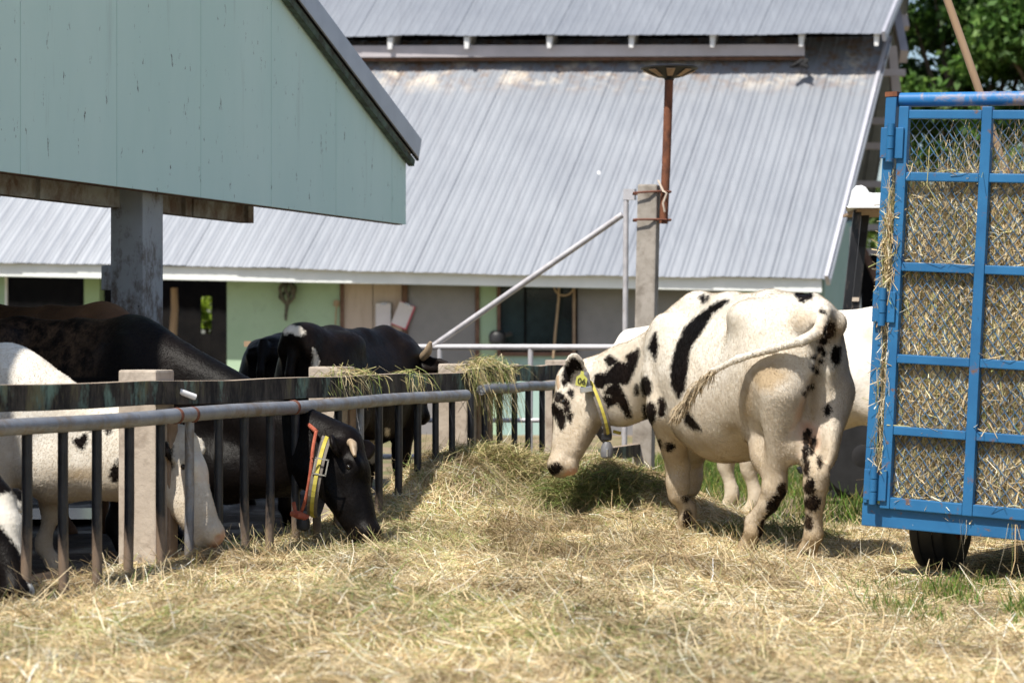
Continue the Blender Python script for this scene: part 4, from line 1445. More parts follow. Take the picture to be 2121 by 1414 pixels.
    def neck_head(self, poll, a, b, hl=0.55, base_top=(0, 1.34, 1.28), base_bot=(0, 1.58, 0.98), mid=None, ears=None, horn=None, thick=1.0, sag=0.0):
        """poll: top of the head; a: direction poll to muzzle; b: forehead normal"""
        s = self.s; g = self.g
        poll = np.array(poll, float)
        a = np.array(a, float); a /= np.linalg.norm(a)
        b = np.array(b, float); b -= a * (a @ b); b /= np.linalg.norm(b)
        c = np.cross(a, b)                     # lateral
        q = hl / 0.55
        H = lambda x, y, z: poll + (a * x + b * y + c * z) * q
        self.H, self.hq = H, q
        self.Rh = np.stack([a, b, c], 1)
        bt = np.array(base_top) * s; bb = np.array(base_bot) * s
        nt = H(0.03, -0.07, 0); nb = H(0.15, -0.215, 0)
        if mid is None:
            mt = bt * 0.5 + nt * 0.5 + np.array((0, 0, 0.02)); mb = bb * 0.5 + nb * 0.5 + np.array((0, 0, -0.02 - sag))
        else:
            mt, mb = (np.array(m_, float) for m_ in mid)
        lat = np.cross(nt - bt, (0, 0, 1.0)); lat = lat / (np.linalg.norm(lat) + 1e-9)
        r = thick * s
        g.chain([bt, mt, nt], [0.185 * r, 0.125 * r, 0.098 * q], 0.08, lat, 0.85)
        g.chain([bb, mb, nb], [0.165 * r, 0.12 * r, 0.085 * q], 0.09, lat, 0.80)
        g.chain([bt * .5 + bb * .5, mt * .5 + mb * .5, nt * .5 + nb * .5], [0.19 * r, 0.145 * r, 0.10 * q], 0.08, lat, 0.85)
        # skull
        k = 0.035 * q
        g.cone(H(0.05, -0.075, 0), H(0.17, -0.075, 0), 0.098 * q, 0.100 * q, k)
        g.cone(H(0.16, -0.078, 0), H(0.44, -0.070, 0), 0.092 * q, 0.062 * q, k)
        g.ell(H(0.025, -0.05, 0), (0.05 * q, 0.05 * q, 0.085 * q), k, self.Rh)                      # poll
        g.cone(H(0.15, -0.200, 0.045), H(0.40, -0.125, 0.020), 0.062 * q, 0.042 * q, k)                   # jaws
        g.cone(H(0.15, -0.200, -0.045), H(0.40, -0.125, -0.020), 0.062 * q, 0.042 * q, k)
        for sz in (-1, 1):
            g.ell(H(0.150, -0.175, sz * 0.050), (0.075 * q, 0.078 * q, 0.035 * q), k, self.Rh)            # cheek
            g.ell(H(0.165, -0.030, sz * 0.085), (0.048 * q, 0.030 * q, 0.030 * q), k * 0.8, self.Rh)      # brow
            g.ell(H(0.26, -0.095, sz * 0.062), (0.09 * q, 0.018 * q, 0.016 * q), k, self.Rh)              # cheek ridge
        g.ell(H(0.485, -0.062, 0), (0.055 * q, 0.062 * q, 0.078 * q), k, self.Rh)                         # muzzle
        g.ell(H(0.475, -0.128, 0), (0.050 * q, 0.032 * q, 0.050 * q), k * 0.6, self.Rh)                  # lower lip
        for sz in (-1, 1):
            g.ell(H(0.520, -0.035, sz * 0.040), (0.016 * q, 0.016 * q, 0.012 * q), 0.012, self.Rh, cut=True)
            g.ell(H(0.168, -0.062, sz * 0.106), (0.022 * q, 0.014 * q, 0.014 * q), 0.010, self.Rh, cut=True)
        # ears: leaf shaped shells
        for sz in (-1, 1):
            ee = (ears or {}).get(sz)
            hw, nrm, root = 0.060 * q, None, H(0.05, -0.085, sz * 0.095)
            if ee is None: tip = H(0.045, -0.10, sz * 0.27)
            elif isinstance(ee, dict):
                tip = ee['tip']; root = ee.get('root', root); hw = ee.get('hw', hw); nrm = ee.get('nrm')
            else: tip = ee
            d = np.array(tip) - root
            ln = np.linalg.norm(d); d /= ln
            side = np.cross(d, a)
            if nrm is not None: side = np.array(nrm, float) - d * (d @ np.array(nrm, float))
            side /= np.linalg.norm(side) + 1e-9
            up = np.cross(side, d)
            R = np.stack([d, up, side], 1)
            g.cone(root, root + d * ln * 0.35, 0.026 * q, 0.030 * q, 0.02)
            g.ell(root + d * ln * 0.58, (ln * 0.46, hw, 0.022), 0.018, R)
            g.ell(root + d * ln * 0.58 + side * 0.022 * (1 if (nrm is not None or (side @ b) > 0) else -1), (ln * 0.34, hw * 0.62, 0.014), 0.012, R, cut=True)
        self.ear_tip = tip

    def tail(self, pts, rad):
        self.g.chain(pts, rad, 0.02)

    def finish(self, name, label, mat, coat=None, skin=None, dirt=None, group='cattle feeding at the hay'):
        V, F, N = self.g.mesh()
        del self.g
        Wp = self.W(V)
        Nw = N[:, :1] * self.r + N[:, 1:2] * self.f + N[:, 2:] * np.array((0, 0, 1.0))
        px = CX + Wp[:, 0] / Wp[:, 1] * FPX; py = HY - (Wp[:, 2] - CAMZ) / Wp[:, 1] * FPX
        view = np.array((0, 0, CAMZ)) - Wp
        view /= np.linalg.norm(view, axis=1)[:, None]
        facing = (view * Nw).sum(1)
        ctx = dict(V=V, N=N, px=px, py=py, D=Wp[:, 1], facing=facing, H=getattr(self, 'H', None))
        n = len(V)
        at = {'coat': coat(ctx) if coat else np.full(n, -1.0), 'skin': skin(ctx) if skin else np.zeros(n), 'dirt': dirt(ctx) if dirt else np.zeros(n)}
        me = np_mesh(name, Wp - self.O, F, mat, True, at)
        self.o = add_obj(name, me, None, tuple(self.O))
        tag(self.o, label, 'cow', group)
        self.fur_src = (V, F, N, at, facing)
        # eyes
        q = self.hq
        for sz in (-1, 1):
            c = self.Wv(self.H(0.168, -0.060, sz * 0.098))
            MB().add(*uvsphere(c, 0.0135 * q, 10, 8)).build('eye', M['eye'], self.o, smooth=True, sharp=180)
        return self.o


def fur(cow, n, ln=0.012, warm=(0.39, 0.285, 0.165), dark=(0.005, 0.004, 0.0036)):
    """short coat hair lying back along the body"""
    V, F, N, at, facing = cow.fur_src
    ok = (facing[F[:, 0]] > -0.35) & (at['skin'][F[:, 0]] < 0.45)
    F = F[ok]
    ar = np.linalg.norm(np.cross(V[F[:, 2]] - V[F[:, 0]], V[F[:, 3]] - V[F[:, 1]]), axis=1)
    pick = rng.choice(len(F), n, p=ar / ar.sum())
    q = F[pick]
    a, b = rng.random((n, 1)), rng.random((n, 1))
    p = (V[q[:, 0]] * (1 - a) + V[q[:, 1]] * a) * (1 - b) + (V[q[:, 3]] * (1 - a) + V[q[:, 2]] * a) * b
    nr = N[q[:, 0]]
    flow = np.array((0.0, -0.8, -0.6)) + rng.normal(0, 0.28, (n, 3))
    flow -= nr * (flow * nr).sum(1)[:, None]
    d = flow / (np.linalg.norm(flow, axis=1)[:, None] + 1e-9) + nr * rng.uniform(0.12, 0.50, (n, 1))
    d /= np.linalg.norm(d, axis=1)[:, None]
    s_ = np.cross(d, nr); s_ /= np.linalg.norm(s_, axis=1)[:, None] + 1e-9
    L_ = ln * rng.uniform(0.6, 1.4, (n, 1))
    V3 = np.stack([p - s_ * 0.0014 - nr * 0.001, p + s_ * 0.0014 - nr * 0.001, p + d * L_], 1).reshape(-1, 3)
    co = at['coat'][q[:, 0]] + rng.normal(0, 0.006, n)
    w = np.array((0.54, 0.46, 0.36)) + rng.random((n, 1)) * np.array((0.27, 0.29, 0.30))
    di = np.clip(at['dirt'][q[:, 0]] * 0.9 + (noise2(p[:, 1] * 9, p[:, 2] * 9, 5) - 0.5) * 0.6, 0, 0.85)[:, None]
    w = w * (1 - di) + np.array(warm) * di
    k = np.array(dark) * rng.uniform(0.5, 1.8, (n, 1))
    col = np.where((co > 0)[:, None], k, w)
    me = np_mesh('coat_hair', cow.W(V3) - cow.O, np.arange(3 * n).reshape(n, 3), M['fur'], False, {'col': np.repeat(col, 3, 0)})
    o = add_obj('coat_hair', me, cow.o)
    o['kind'] = 'stuff'


def uvsphere(c, r, n=10, m=8):
    c = Vector(c)
    vs_ = [c + Vector((0, 0, r))]
    for i in range(1, m):
        t = math.pi * i / m
        for k in range(n):
            f = 2 * math.pi * k / n
            vs_.append(c + Vector((r * math.sin(t) * math.cos(f), r * math.sin(t) * math.sin(f), r * math.cos(t))))
    vs_.append(c - Vector((0, 0, r)))
    fs = [(0, 1 + k, 1 + (k + 1) % n) for k in range(n)]
    for i in range(m - 2):
        for k in range(n):
            a0 = 1 + i * n + k; b0 = 1 + i * n + (k + 1) % n
            fs.append((a0, a0 + n, b0 + n, b0))
    L_ = len(vs_) - 1
    fs += [(L_, L_ - n + (k + 1) % n, L_ - n + k) for k in range(n)]
    return vs_, fs


def strap(pts, width, thick, wdir):
    """closed band through pts; wdir(i) gives the width direction"""
    n = len(pts)
    vs_, fs = [], []
    cen = sum((Vector(p) for p in pts), Vector()) / n
    for i, p in enumerate(pts):
        p = Vector(p)
        d = (Vector(pts[(i + 1) % n]) - Vector(pts[i - 1])).normalized()
        out = (p - cen); out -= d * out.dot(d); out.normalize()
        w = Vector(wdir).normalized()
        w = (w - d * w.dot(d)).normalized()
        for a_, b_ in ((-1, 0), (1, 0), (1, 1), (-1, 1)):
            vs_.append(p + w * (a_ * width / 2) + out * (b_ * thick))
    for i in range(n):
        j = (i + 1) % n
        for k in range(4):
            l = (k + 1) % 4
            fs.append((i * 4 + k, i * 4 + l, j * 4 + l, j * 4 + k))
    return MB().add(vs_, fs)


def ring(c, e1, e2, n=40):
    return [Vector(c) + Vector(e1) * math.cos(t) + Vector(e2) * math.sin(t) for t in np.linspace(0, 2 * math.pi, n, endpoint=False)]


def maxsd(ctx, polys, scale, face=-0.05, keep=None):
    sd_ = np.full(len(ctx['px']), -1.0)
    ok = ctx['facing'] > face
    if keep is not None: ok &= keep
    for pl in polys:
        v = poly_sd(ctx['px'][ok], ctx['py'][ok], pl) / scale
        sd_[ok] = np.maximum(sd_[ok], v)
    return sd_


# ---- A: the spotted cow beside the trailer
A = Cow((1.66, 13.05), math.atan2(-0.438, 0.899), 1.0, 0.0135)
A.start((-0.95, -0.42, -0.03), (0.62, 2.75, 1.66))
A.body(belly=0.125, thin=0.94)
# topline of this cow: high withers and croup
A.g.chain([(0, 0.12, 1.33), (0, 0.45, 1.362), (0, 0.9, 1.378), (0, 1.28, 1.395), (0, 1.42, 1.35)], [0.05, 0.052, 0.055, 0.055, 0.06], 0.10)
A.g.ell((0, 0.05, 1.36), (0.075, 0.14, 0.075), 0.07)
lf = A.L(1420, 1118, 14.45); rf = A.L(1402, 1094, 15.15)
A.leg_front(-1, lf, A.L(1404, 1000, 14.40))
A.leg_front(1, rf, A.L(1432, 985, 14.95))
lh = A.L(1556, 1150, 13.38); rh = A.L(1680, 1160, 13.10)
A.leg_hind(-1, lh + (0, 0, 0), A.L(1604, 1005, 13.25), A.L(1578, 850, 13.45))
A.leg_hind(1, rh, A.L(1690, 995, 13.02), A.L(1698, 850, 13.32))
poll = A.L(1167, 776, 14.88); muz = A.L(1132, 983, 14.72)
bdir = A.L(1100, 760, 14.98) - A.L(1187, 772, 14.88)
A.neck_head(poll, muz - poll, bdir, 0.655,
            base_top=(0, 1.40, 1.20), base_bot=(-0.02, 1.56, 0.93),
            mid=(A.L(1292, 762, 14.66), A.L(1288, 835, 14.66)),
            ears={1: A.L(1178, 740, 15.10), -1: dict(root=A.L(1197, 800, 14.74), tip=A.L(1187, 733, 14.62), hw=0.064, nrm=A.L(1190, 770, 13.6) - A.L(1195, 770, 14.6))}, thick=1.0)
A.g.cone((-0.02, 1.60, 0.86), (-0.02, 1.52, 0.72), 0.075, 0.085, 0.08)        # brisket
A.g.ell((0.0, -0.03, 0.84), (0.042, 0.15, 0.30), 0.05, cut=True)      # cleft between the thighs
A.g.ell((0.0, -0.09, 1.16), (0.03, 0.06, 0.12), 0.04, cut=True)
# udder quarters and teats
for sx in (-1, 1):
    A.g.ell((sx * 0.075, 0.19, 0.65), (0.085, 0.11, 0.12), 0.04)
tb = [A.L(1686, 622, 13.16), A.L(1706, 648, 12.97), A.L(1697, 686, 12.88), A.L(1660, 706, 12.90), A.L(1600, 722, 12.98), A.L(1530, 742, 13.10), A.L(1478, 768, 13.20), A.L(1436, 806, 13.27), A.L(1418, 838, 13.32)]
A.tail(tb, [0.044, 0.039, 0.033, 0.027, 0.023, 0.020, 0.018, 0.016, 0.013])
z6 = lambda pts: [(1080 + x / 2.945, 560 + y / 2.945) for x, y in pts]
z7 = lambda pts: [(1380 + x / 2.281, 560 + y / 2.281) for x, y in pts]
e6 = lambda x, y, rx, ry, r=0: ellpoly(1080 + x / 2.945, 560 + y / 2.945, rx / 2.945, ry / 2.945, r)
e7 = lambda x, y, rx, ry, r=0: ellpoly(1380 + x / 2.281, 560 + y / 2.281, rx / 2.281, ry / 2.281, r)
pA = [[(1511, 621), (1485, 626), (1450, 650), (1419, 678), (1400, 722), (1391, 757), (1391, 797), (1406, 823), (1417, 805), (1422, 770), (1426, 735), (1433, 713), (1455, 683), (1476, 648)],
      z6([(1085, 160), (1110, 152), (1115, 172), (1140, 158), (1130, 180), (1105, 200), (1100, 178)]),
      z6([(820, 375), (795, 420), (775, 470), (800, 505), (818, 545), (830, 460)]),
      z6([(715, 480), (640, 520), (650, 570), (600, 560), (540, 520), (510, 540), (530, 580), (570, 570), (520, 620), (450, 640), (440, 700), (490, 720), (520, 690), (555, 690), (520, 720), (510, 750), (560, 765), (490, 772), (530, 830), (590, 805), (640, 890), (668, 895), (655, 830), (610, 720), (590, 690), (650, 690), (670, 640), (690, 600), (715, 520)]),
      e6(702, 727, 12, 28), e6(762, 710, 31, 54), e6(780, 868, 42, 62), e6(857, 835, 19, 56), e6(788, 1045, 14, 28), e6(838, 1062, 14, 25), e6(905, 1077, 26, 18), e6(705, 975, 22, 12, .6),
      z6([(985, 870), (1012, 858), (1060, 920), (1092, 970), (1045, 965), (1000, 925)]),
      z6([(172, 822), (195, 808), (245, 845), (272, 900), (262, 940), (245, 972), (225, 935), (212, 895), (180, 870)]),
      e6(228, 772, 30, 26, -.5), e6(276, 828, 18, 44), e6(294, 890, 13, 28), e6(302, 750, 16, 25, -.4), e6(262, 680, 10, 20),
      z6([(150, 1215), (185, 1178), (225, 1172), (248, 1198), (215, 1240), (175, 1255)]),
      e7(650, 116, 38, 20), e7(803, 402, 22, 46, .1), e7(762, 660, 15, 22), e7(738, 196, 14, 7, .5),
      z7([(648, 770), (665, 750), (684, 755), (672, 830), (664, 892), (648, 890)]), e7(692, 828, 12, 40, .2), e7(662, 930, 12, 42), e7(725, 905, 8, 32),
      e7(680, 1022, 22, 40), e7(690, 1098, 36, 32), e7(673, 1190, 18, 36), e7(655, 1330, 12, 10),
      e7(545, 1050, 20, 46, .1), e7(512, 1110, 30, 60, .5), e7(475, 1200, 28, 70, .45), e7(452, 1255, 20, 40, .4), e7(440, 1300, 14, 12),
      e7(100, 1178, 20, 46), e7(118, 1235, 20, 40), e7(93, 1080, 9, 12), e7(15, 832, 20, 14), e7(640, 140, 12, 8), e7(768, 285, 26, 40, .3), e7(742, 335, 20, 16), e7(730, 372, 16, 12), e7(746, 395, 9, 10), e7(697, 412, 8, 8), e7(730, 428, 9, 9), e7(698, 462, 8, 7), e7(712, 478, 8, 6), e7(690, 548, 7, 6), e7(672, 560, 6, 7), e7(655, 585, 5, 8)]
pA_ear = z6([(250, 640), (258, 590), (290, 540), (330, 530), (370, 565), (378, 612), (340, 612), (318, 630), (300, 680), (268, 690)])


def coatA(c):
    V = c['V']
    sd_ = maxsd(c, pA, 345) + 0.007
    # the far side has patches of its own
    far = c['V'][:, 0] > 0.12
    blob = np.maximum.reduce([0.16 - np.linalg.norm((V - np.array(q)) * np.array((1, 1, .8)), axis=1) for q in ((0.36, 0.75, 1.15), (0.30, 1.35, 0.95), (0.33, 1.0, 0.75), (0.2, 0.2, 1.2))])
    sd_ = np.where(far & (c['facing'] < 0.1), np.maximum(sd_, blob), sd_)
    hw = np.array([A.H(0.05, -0.085, -0.10)])
    ear = np.linalg.norm(V - hw, axis=1) < 0.24
    sd_ = np.where(ear, np.maximum(sd_, poly_sd(c['px'], c['py'], pA_ear) / 345), sd_)
    return sd_


def skinA(c):
    V = c['V']
    sk = np.zeros(len(V))
    for pl in (z7([(740, 240), (800, 235), (775, 330), (720, 470), (690, 520), (650, 560), (655, 500), (690, 430), (700, 350)]), z7([(640, 560), (690, 520), (660, 700), (590, 810), (545, 830), (580, 720)])):
        sk = np.maximum(sk, 0.68 * np.clip(0.5 + poly_sd(c['px'], c['py'], pl) / 345 * 9, 0, 1) * (c['facing'] > -0.1))
    ud = np.exp(-(((V[:, 0]) / 0.16) ** 2 + ((V[:, 1] - .22) / 0.22) ** 2 + ((V[:, 2] - 0.66) / 0.13) ** 4))
    mz = np.linalg.norm(V - A.H(0.50, -0.12, 0), axis=1)
    return np.maximum.reduce([sk, ud, 0.75 * sstep(0.075, 0.035, mz)])


def dirt_shadeA(c):
    V = c['V']
    low = sstep(1.05, 0.5, V[:, 2]) * 0.62  # real dirt, plus shade and warm hay bounce painted into the lower coat
    legs = sstep(0.30, 0.05, V[:, 2]) * 0.25
    stain = np.zeros(len(V))
    for pl, k in ((e7(470, 500, 95, 90), 0.85), (e7(380, 620, 40, 110), .9), (e7(540, 500, 40, 40), 1.0), (e7(690, 620, 28, 130), 0.75), (e7(640, 235, 40, 35), 0.75), (e7(690, 690, 70, 200), .35), (e7(320, 740, 60, 40), .8), (e7(250, 700, 90, 30), .5), (e7(120, 800, 60, 30), .55), (e7(780, 290, 50, 50), 1.1), (e7(850, 255, 30, 25), .6), (e7(840, 660, 60, 70), .3)):
        stain = np.maximum(stain, k * np.clip(0.5 + poly_sd(c['px'], c['py'], pl) / 345 * 9, 0, 1) * (c['facing'] > 0))
    neck = 0.38 * np.exp(-(((c['px'] - 1290) / 70) ** 2 + ((c['py'] - 735) / 60) ** 2)) * (V[:, 1] > 1.5)
    side = 0.36 * sstep(1.22, 0.80, V[:, 2])  # flank tanned towards the belly, painting in its shaded half
    return np.maximum.reduce([low + legs, stain, neck, side])


cowA = A.finish('spotted_cow', 'white cow with black spots and a yellow striped collar eating beside the blue trailer', M['coat'], coatA, skinA, dirt_shadeA)
fur(A, 150000, 0.014)
for p0, ln in ((A.L(1618, 925, 13.30), 0.05), (A.L(1634, 918, 13.26), 0.055), (A.L(1621, 912, 13.45), 0.05), (A.L(1646, 905, 13.42), 0.05)):
    q0 = A.Wv(p0)
    MB().path([q0 + Vector((0, 0, 0.03)), q0, q0 - Vector((0, 0, ln * .7)), q0 - Vector((0, 0, ln))], [0.020, 0.017, 0.014, 0.006], 8).build('teat', M['teat'], cowA, smooth=True)
# tail brush
def brush(cow, pts, n, spread, ln, mat, name='tail_brush'):
    m = MB()
    r = random.Random(3)
    pts = [cow.Wv(p) for p in pts]
    for i in range(n):
        t = r.random() ** 0.7
        k = t * (len(pts) - 1)
        j = min(int(k), len(pts) - 2)
        p = pts[j].lerp(pts[j + 1], k - j) + Vector((r.gauss(0, .010), r.gauss(0, .010), r.gauss(0, .010)))
        d = (pts[j + 1] - pts[j]).normalized() * ln * (0.5 + r.random()) + Vector((r.gauss(0, spread), r.gauss(0, spread), r.gauss(0, spread) - 0.02))
        m.path([p, p + d * 0.55 + Vector((0, 0, 0.004)), p + d + Vector((0, 0, -0.012))], [0.0024, 0.0022, 0.0008], 3, cap=False)
    o = m.build(name, mat, cow.o)
    o['kind'] = 'stuff'
M['brush'] = plain('tan_tail_hair', (0.30, 0.22, 0.13), (0.52, 0.43, 0.30), 25, 0.9)
brush(A, [A.L(1478, 768, 13.15), A.L(1440, 802, 13.26), A.L(1418, 836, 13.31), A.L(1407, 850, 13.33)], 900, 0.012, 0.045, M['brush'])
# horn stubs
def horn(cow, p0, p1, p2, r, mat=None):
    MB().path([cow.Wv(p0), cow.Wv(p1), cow.Wv((np.array(p1) + np.array(p2)) / 2), cow.Wv(p2)], [r, r * 0.95, r * .8, r * 0.35], 10).build('horn', mat or M['horn'], cow.o, smooth=True)
M['horn_pale'] = plain('pale_horn', (0.32, 0.22, 0.14), (0.44, 0.32, 0.21), 14, 0.5)
horn(A, A.L(1172, 778, 14.86), A.L(1160, 784, 14.80), A.L(1158, 808, 14.76), 0.026, M['horn_pale'])
# collar
def collar(cow, c, top, bot, depth, width, stripe=True):
    """c: centre, top/bot: photo points of the near edge line, depth: half depth (world vector)"""
    e1 = (Vector(bot) - Vector(top)) / 2
    cc = (Vector(bot) + Vector(top)) / 2
    wd = e1.cross(Vector(depth))
    b_ = strap(ring(cc, e1, depth), width, 0.005, wd).build('collar', M['strap'], cow.o)
    rr = ring(cc, e1 * 1.02, Vector(depth) * 1.035)
    strap(rr, width * 0.36, 0.004, wd).build('stripe', M['yellow'], b_)
    return b_
ctop, cbot = P(1208, 770, 14.80), P(1256, 912, 14.72)
cb = collar(A, None, ctop, cbot, Vector((-0.03, 0.20, 0.0)), 0.050)
c_ = P(1212, 790, 14.60)
MB().box(c_, (0.062, 0.06, 0.115), Matrix.Rotation(-0.15, 3, 'Y')).build('sender', M['bell'], cb, bevel=0.018)
MB().box(c_ + Vector((0.005, -0.033, -0.048)), (0.075, 0.02, 0.035), Matrix.Rotation(-0.15, 3, 'Y')).build('sender_clip', M['metal'], cb, bevel=0.004)
c_ = P(1256, 904, 14.62)
MB().box(c_, (0.062, 0.05, 0.045)).build('keeper', M['black'], cb, bevel=0.008)
c_ = P(1257, 930, 14.62)
MB().lathe(c_ + Vector((0, 0, -0.055)), [(0.02, 0), (0.036, 0.008), (0.040, 0.03), (0.036, 0.07), (0.022, 0.10)], 14).build('bell', M['bell'], cb, smooth=True)
MB().box(c_ + Vector((0, -0.037, -0.02)), (0.012, 0.012, 0.05)).build('bell_slot', M['metal'], cb, bevel=0.003)
MB().box(P(1278, 895, 14.75), (0.05, 0.02, 0.02), Matrix.Rotation(0.25, 3, 'Y')).build('strap_end', M['yellow'], cb, bevel=0.004)
# ear tag with its number
tc = P(1204, 786, 14.555)
R_ = Matrix.Rotation(0.18, 3, 'Y')
poly = [(-0.030, -0.040), (0.034, -0.040), (0.036, 0.012), (0.012, 0.030), (0.006, 0.052), (-0.010, 0.052), (-0.012, 0.030), (-0.032, 0.012)]
tg = MB().prism([tc + R_ @ Vector((x, 0, z)) for x, z in poly], (0.0, 0.004, 0)).build('ear_tag', M['tag_yellow'], cowA)
tx = bpy.data.curves.new('tag_number', 'FONT')
tx.body = '06'; tx.size = 0.052; tx.align_x = 'CENTER'; tx.align_y = 'CENTER'; tx.extrude = 0.0008
to = bpy.data.objects.new('tag_text', tx)
C.objects.link(to)
bpy.context.view_layer.update()
dg = bpy.context.evaluated_depsgraph_get()
tm = bpy.data.meshes.new_from_object(to.evaluated_get(dg))
bpy.data.objects.remove(to)
Rx = Matrix.Rotation(math.radians(90), 4, 'X')
tm.transform(Matrix.Translation(tc - Vector(A.O) + Vector((0.002, -0.0035, -0.012))) @ R_.to_4x4() @ Rx)
tm.materials.clear(); tm.materials.append(M['black'])
add_obj('tag_number', tm, tg)

# ---- B: white cow behind the spotted one
B = Cow((2.90, 15.95), math.atan2(-0.985, 0.17), 0.97, 0.02)
B.start((-0.6, -0.3, -0.03), (0.6, 2.75, 1.62))
B.body(belly=0.02, udder=True)
B.leg_front(-1, (-0.15, 1.30, 0.02)); B.leg_front(1, (0.16, 1.48, 0.02))
B.leg_hind(-1, (-0.18, 0.22, 0.02)); B.leg_hind(1, (0.18, 0.05, 0.02))
bp = B.L(1297, 690, 16.5)
B.neck_head(bp, np.array((0.05, 0.45, -0.62)), np.array((0, 0.8, 0.5)), 0.55)
B.tail([(0, -0.02, 1.3), (0, -0.1, 1.1), (0.02, -0.1, 0.75)], [0.04, 0.03, 0.02])
B.finish('white_cow', 'plain cream white cow standing half hidden between the spotted cow and the trailer', M['coat'],
         lambda c: np.where(c['V'][:, 1] > 2.35, 0.04 - np.abs(c['V'][:, 2] - 1.05), -1.0), lambda c: 0.5 * sstep(0.66, 0.55, c['V'][:, 2]) * (c['V'][:, 1] < 0.6), lambda c: 0.55 * sstep(1.1, 0.6, c['V'][:, 2]))

# direction across the fence, cattle in the pen look this way
AN = math.atan2(FN.x, FN.y)


def origin_from(px, D, back, ang):
    """stand the cow so that the point `back` metres ahead of its tail head shows at column px"""
    p = P(px, 700, D)
    return (p.x - back * math.sin(ang), p.y - back * math.cos(ang))


# ---- C: black cow with the strap collar, head through the fence
aC = AN + math.radians(4)
K = Cow(origin_from(300, 13.80, 1.30, aC), aC, 0.91, 0.0145)
K.start((-0.6, -0.3, -0.03), (0.7, 2.9, 1.6))
K.body(belly=0.04)
K.leg_front(-1, (-0.17, 1.38, 0.02)); K.leg_front(1, (0.17, 1.22, 0.02))
K.leg_hind(-1, (-0.19, 0.12, 0.02)); K.leg_hind(1, (0.19, 0.3, 0.02))
kp, km = K.L(735, 900, 13.20), K.L(790, 1098, 13.04)
K.neck_head(kp, km - kp, K.L(830, 872, 13.2) - kp, 0.64, base_top=(0, 1.36, 1.26), base_bot=(0, 1.60, 0.92), mid=(K.L(545, 850, 13.48), K.L(570, 935, 13.45)),
            ears={-1: K.L(775, 925, 13.46), 1: K.L(690, 925, 12.96)}, thick=1.1)
K.g.chain([(0, 1.30, 0.72), K.L(470, 975, 13.55), K.L(590, 985, 13.38)], [0.19, 0.165, 0.12], 0.10)
K.tail([(0, -0.02, 1.27), (0, -0.1, 1.0), (0.02, -0.1, 0.6)], [0.04, 0.03, 0.02])
cowC = K.finish('black_cow', 'black cow with a yellow buckled collar and red rope, head through the fence', M['coat_dark'],
         lambda c: np.full(len(c['V']), 1.0), None, lambda c: np.where(c['V'][:, 2] > 1.0, sstep(1.35, 0.9, c['V'][:, 1]) * 0.95, 0.2))
fur(K, 14000, 0.011, (0.12, 0.075, 0.045))
horn(K, K.L(722, 914, 13.12), K.L(731, 920, 13.04), K.L(735, 944, 12.98), 0.024)
ctop, cbot = P(682, 900, 13.2), P(650, 1068, 13.12)
kb = collar(K, None, ctop, cbot, Vector((-0.01, -0.245, 0.0)), 0.056)
bc = P(664, 966, 12.905)
for (dx, dz, w_, h_) in ((-0.034, 0, .007, .085), (0.034, 0, .007, .085), (0, .042, .075, .007), (0, -.042, .075, .007)):
    MB().box(bc + Matrix.Rotation(0.2, 3, 'Y') @ Vector((dx, 0, dz)), (w_, .007, h_), Matrix.Rotation(0.2, 3, 'Y')).build('buckle', M['metal'], kb)
rp = [P(655, 893, 13.05), P(648, 930, 12.95), P(642, 985, 12.92), P(634, 1030, 12.94), P(624, 1060, 12.98)]
rope = MB().path(curve(rp), .0095, 8)
rope.path([P(655, 893, 13.05), P(640, 880, 13.2), P(630, 890, 13.4)], .012, 8)
rope.path([P(603, 1063, 12.97), P(620, 1066, 12.95), P(632, 1070, 12.96), P(622, 1078, 12.97)], [.014, .022, .024, .012], 8)
rope.path([P(608, 1040, 13.0), P(612, 1060, 12.98)], .011, 8)
rope.build('rope_halter', M['red_rope'], cowC, smooth=True)
MB().lathe(P(628, 1098, 12.98), [(0.022, 0), (0.034, 0.008), (0.038, 0.04), (0.030, 0.075), (0.016, 0.085)], 14).build('bell', M['black'], kb, smooth=True)

# ---- D: white cow with the heart shaped spot
aD = AN + math.radians(2)
Wc = Cow(origin_from(60, 12.40, 1.20, aD), aD, 0.80, 0.0145)
Wc.start((-0.55, -0.3, -0.03), (0.6, 2.75, 1.5))
Wc.body(belly=0.03)
Wc.leg_front(-1, (-0.14, 1.22, 0.02)); Wc.leg_front(1, (0.14, 1.08, 0.02))
Wc.leg_hind(-1, (-0.16, 0.15, 0.02)); Wc.leg_hind(1, (0.16, 0.02, 0.02))
dp, dm = Wc.L(390, 898, 12.20), Wc.L(464, 1096, 12.04)
Wc.neck_head(dp, dm - dp, Wc.L(490, 860, 12.2) - dp, 0.61, base_top=(0, 1.36, 1.24), base_bot=(0, 1.60, 0.95), mid=(Wc.L(225, 890, 12.30), Wc.L(235, 965, 12.30)),
             ears={-1: Wc.L(420, 915, 12.50), 1: Wc.L(350, 945, 11.98)}, thick=1.15)
Wc.g.chain([(0, 1.10, 0.66), Wc.L(120, 965, 12.38), Wc.L(250, 985, 12.30)], [0.17, 0.17, 0.12], 0.10)
Wc.tail([(0, -0.02, 1.15), (0, -0.1, 0.9), (0.02, -0.1, 0.5)], [0.04, 0.03, 0.02])
zB = lambda x, y: (x / 3.142, 850 + y / 3.142)
heart = [zB(*p) for p in ((470, 195), (490, 165), (515, 175), (530, 160), (560, 155), (572, 190), (555, 230), (540, 262), (520, 250), (495, 235))]
pD_ = [heart, ellpoly(*zB(755, 410), 15, 20), ellpoly(*zB(765, 330), 8, 6), ellpoly(*zB(705, 130), 7, 9), ellpoly(*zB(593, 122), 5, 5), ellpoly(345, 945, 16, 30)]
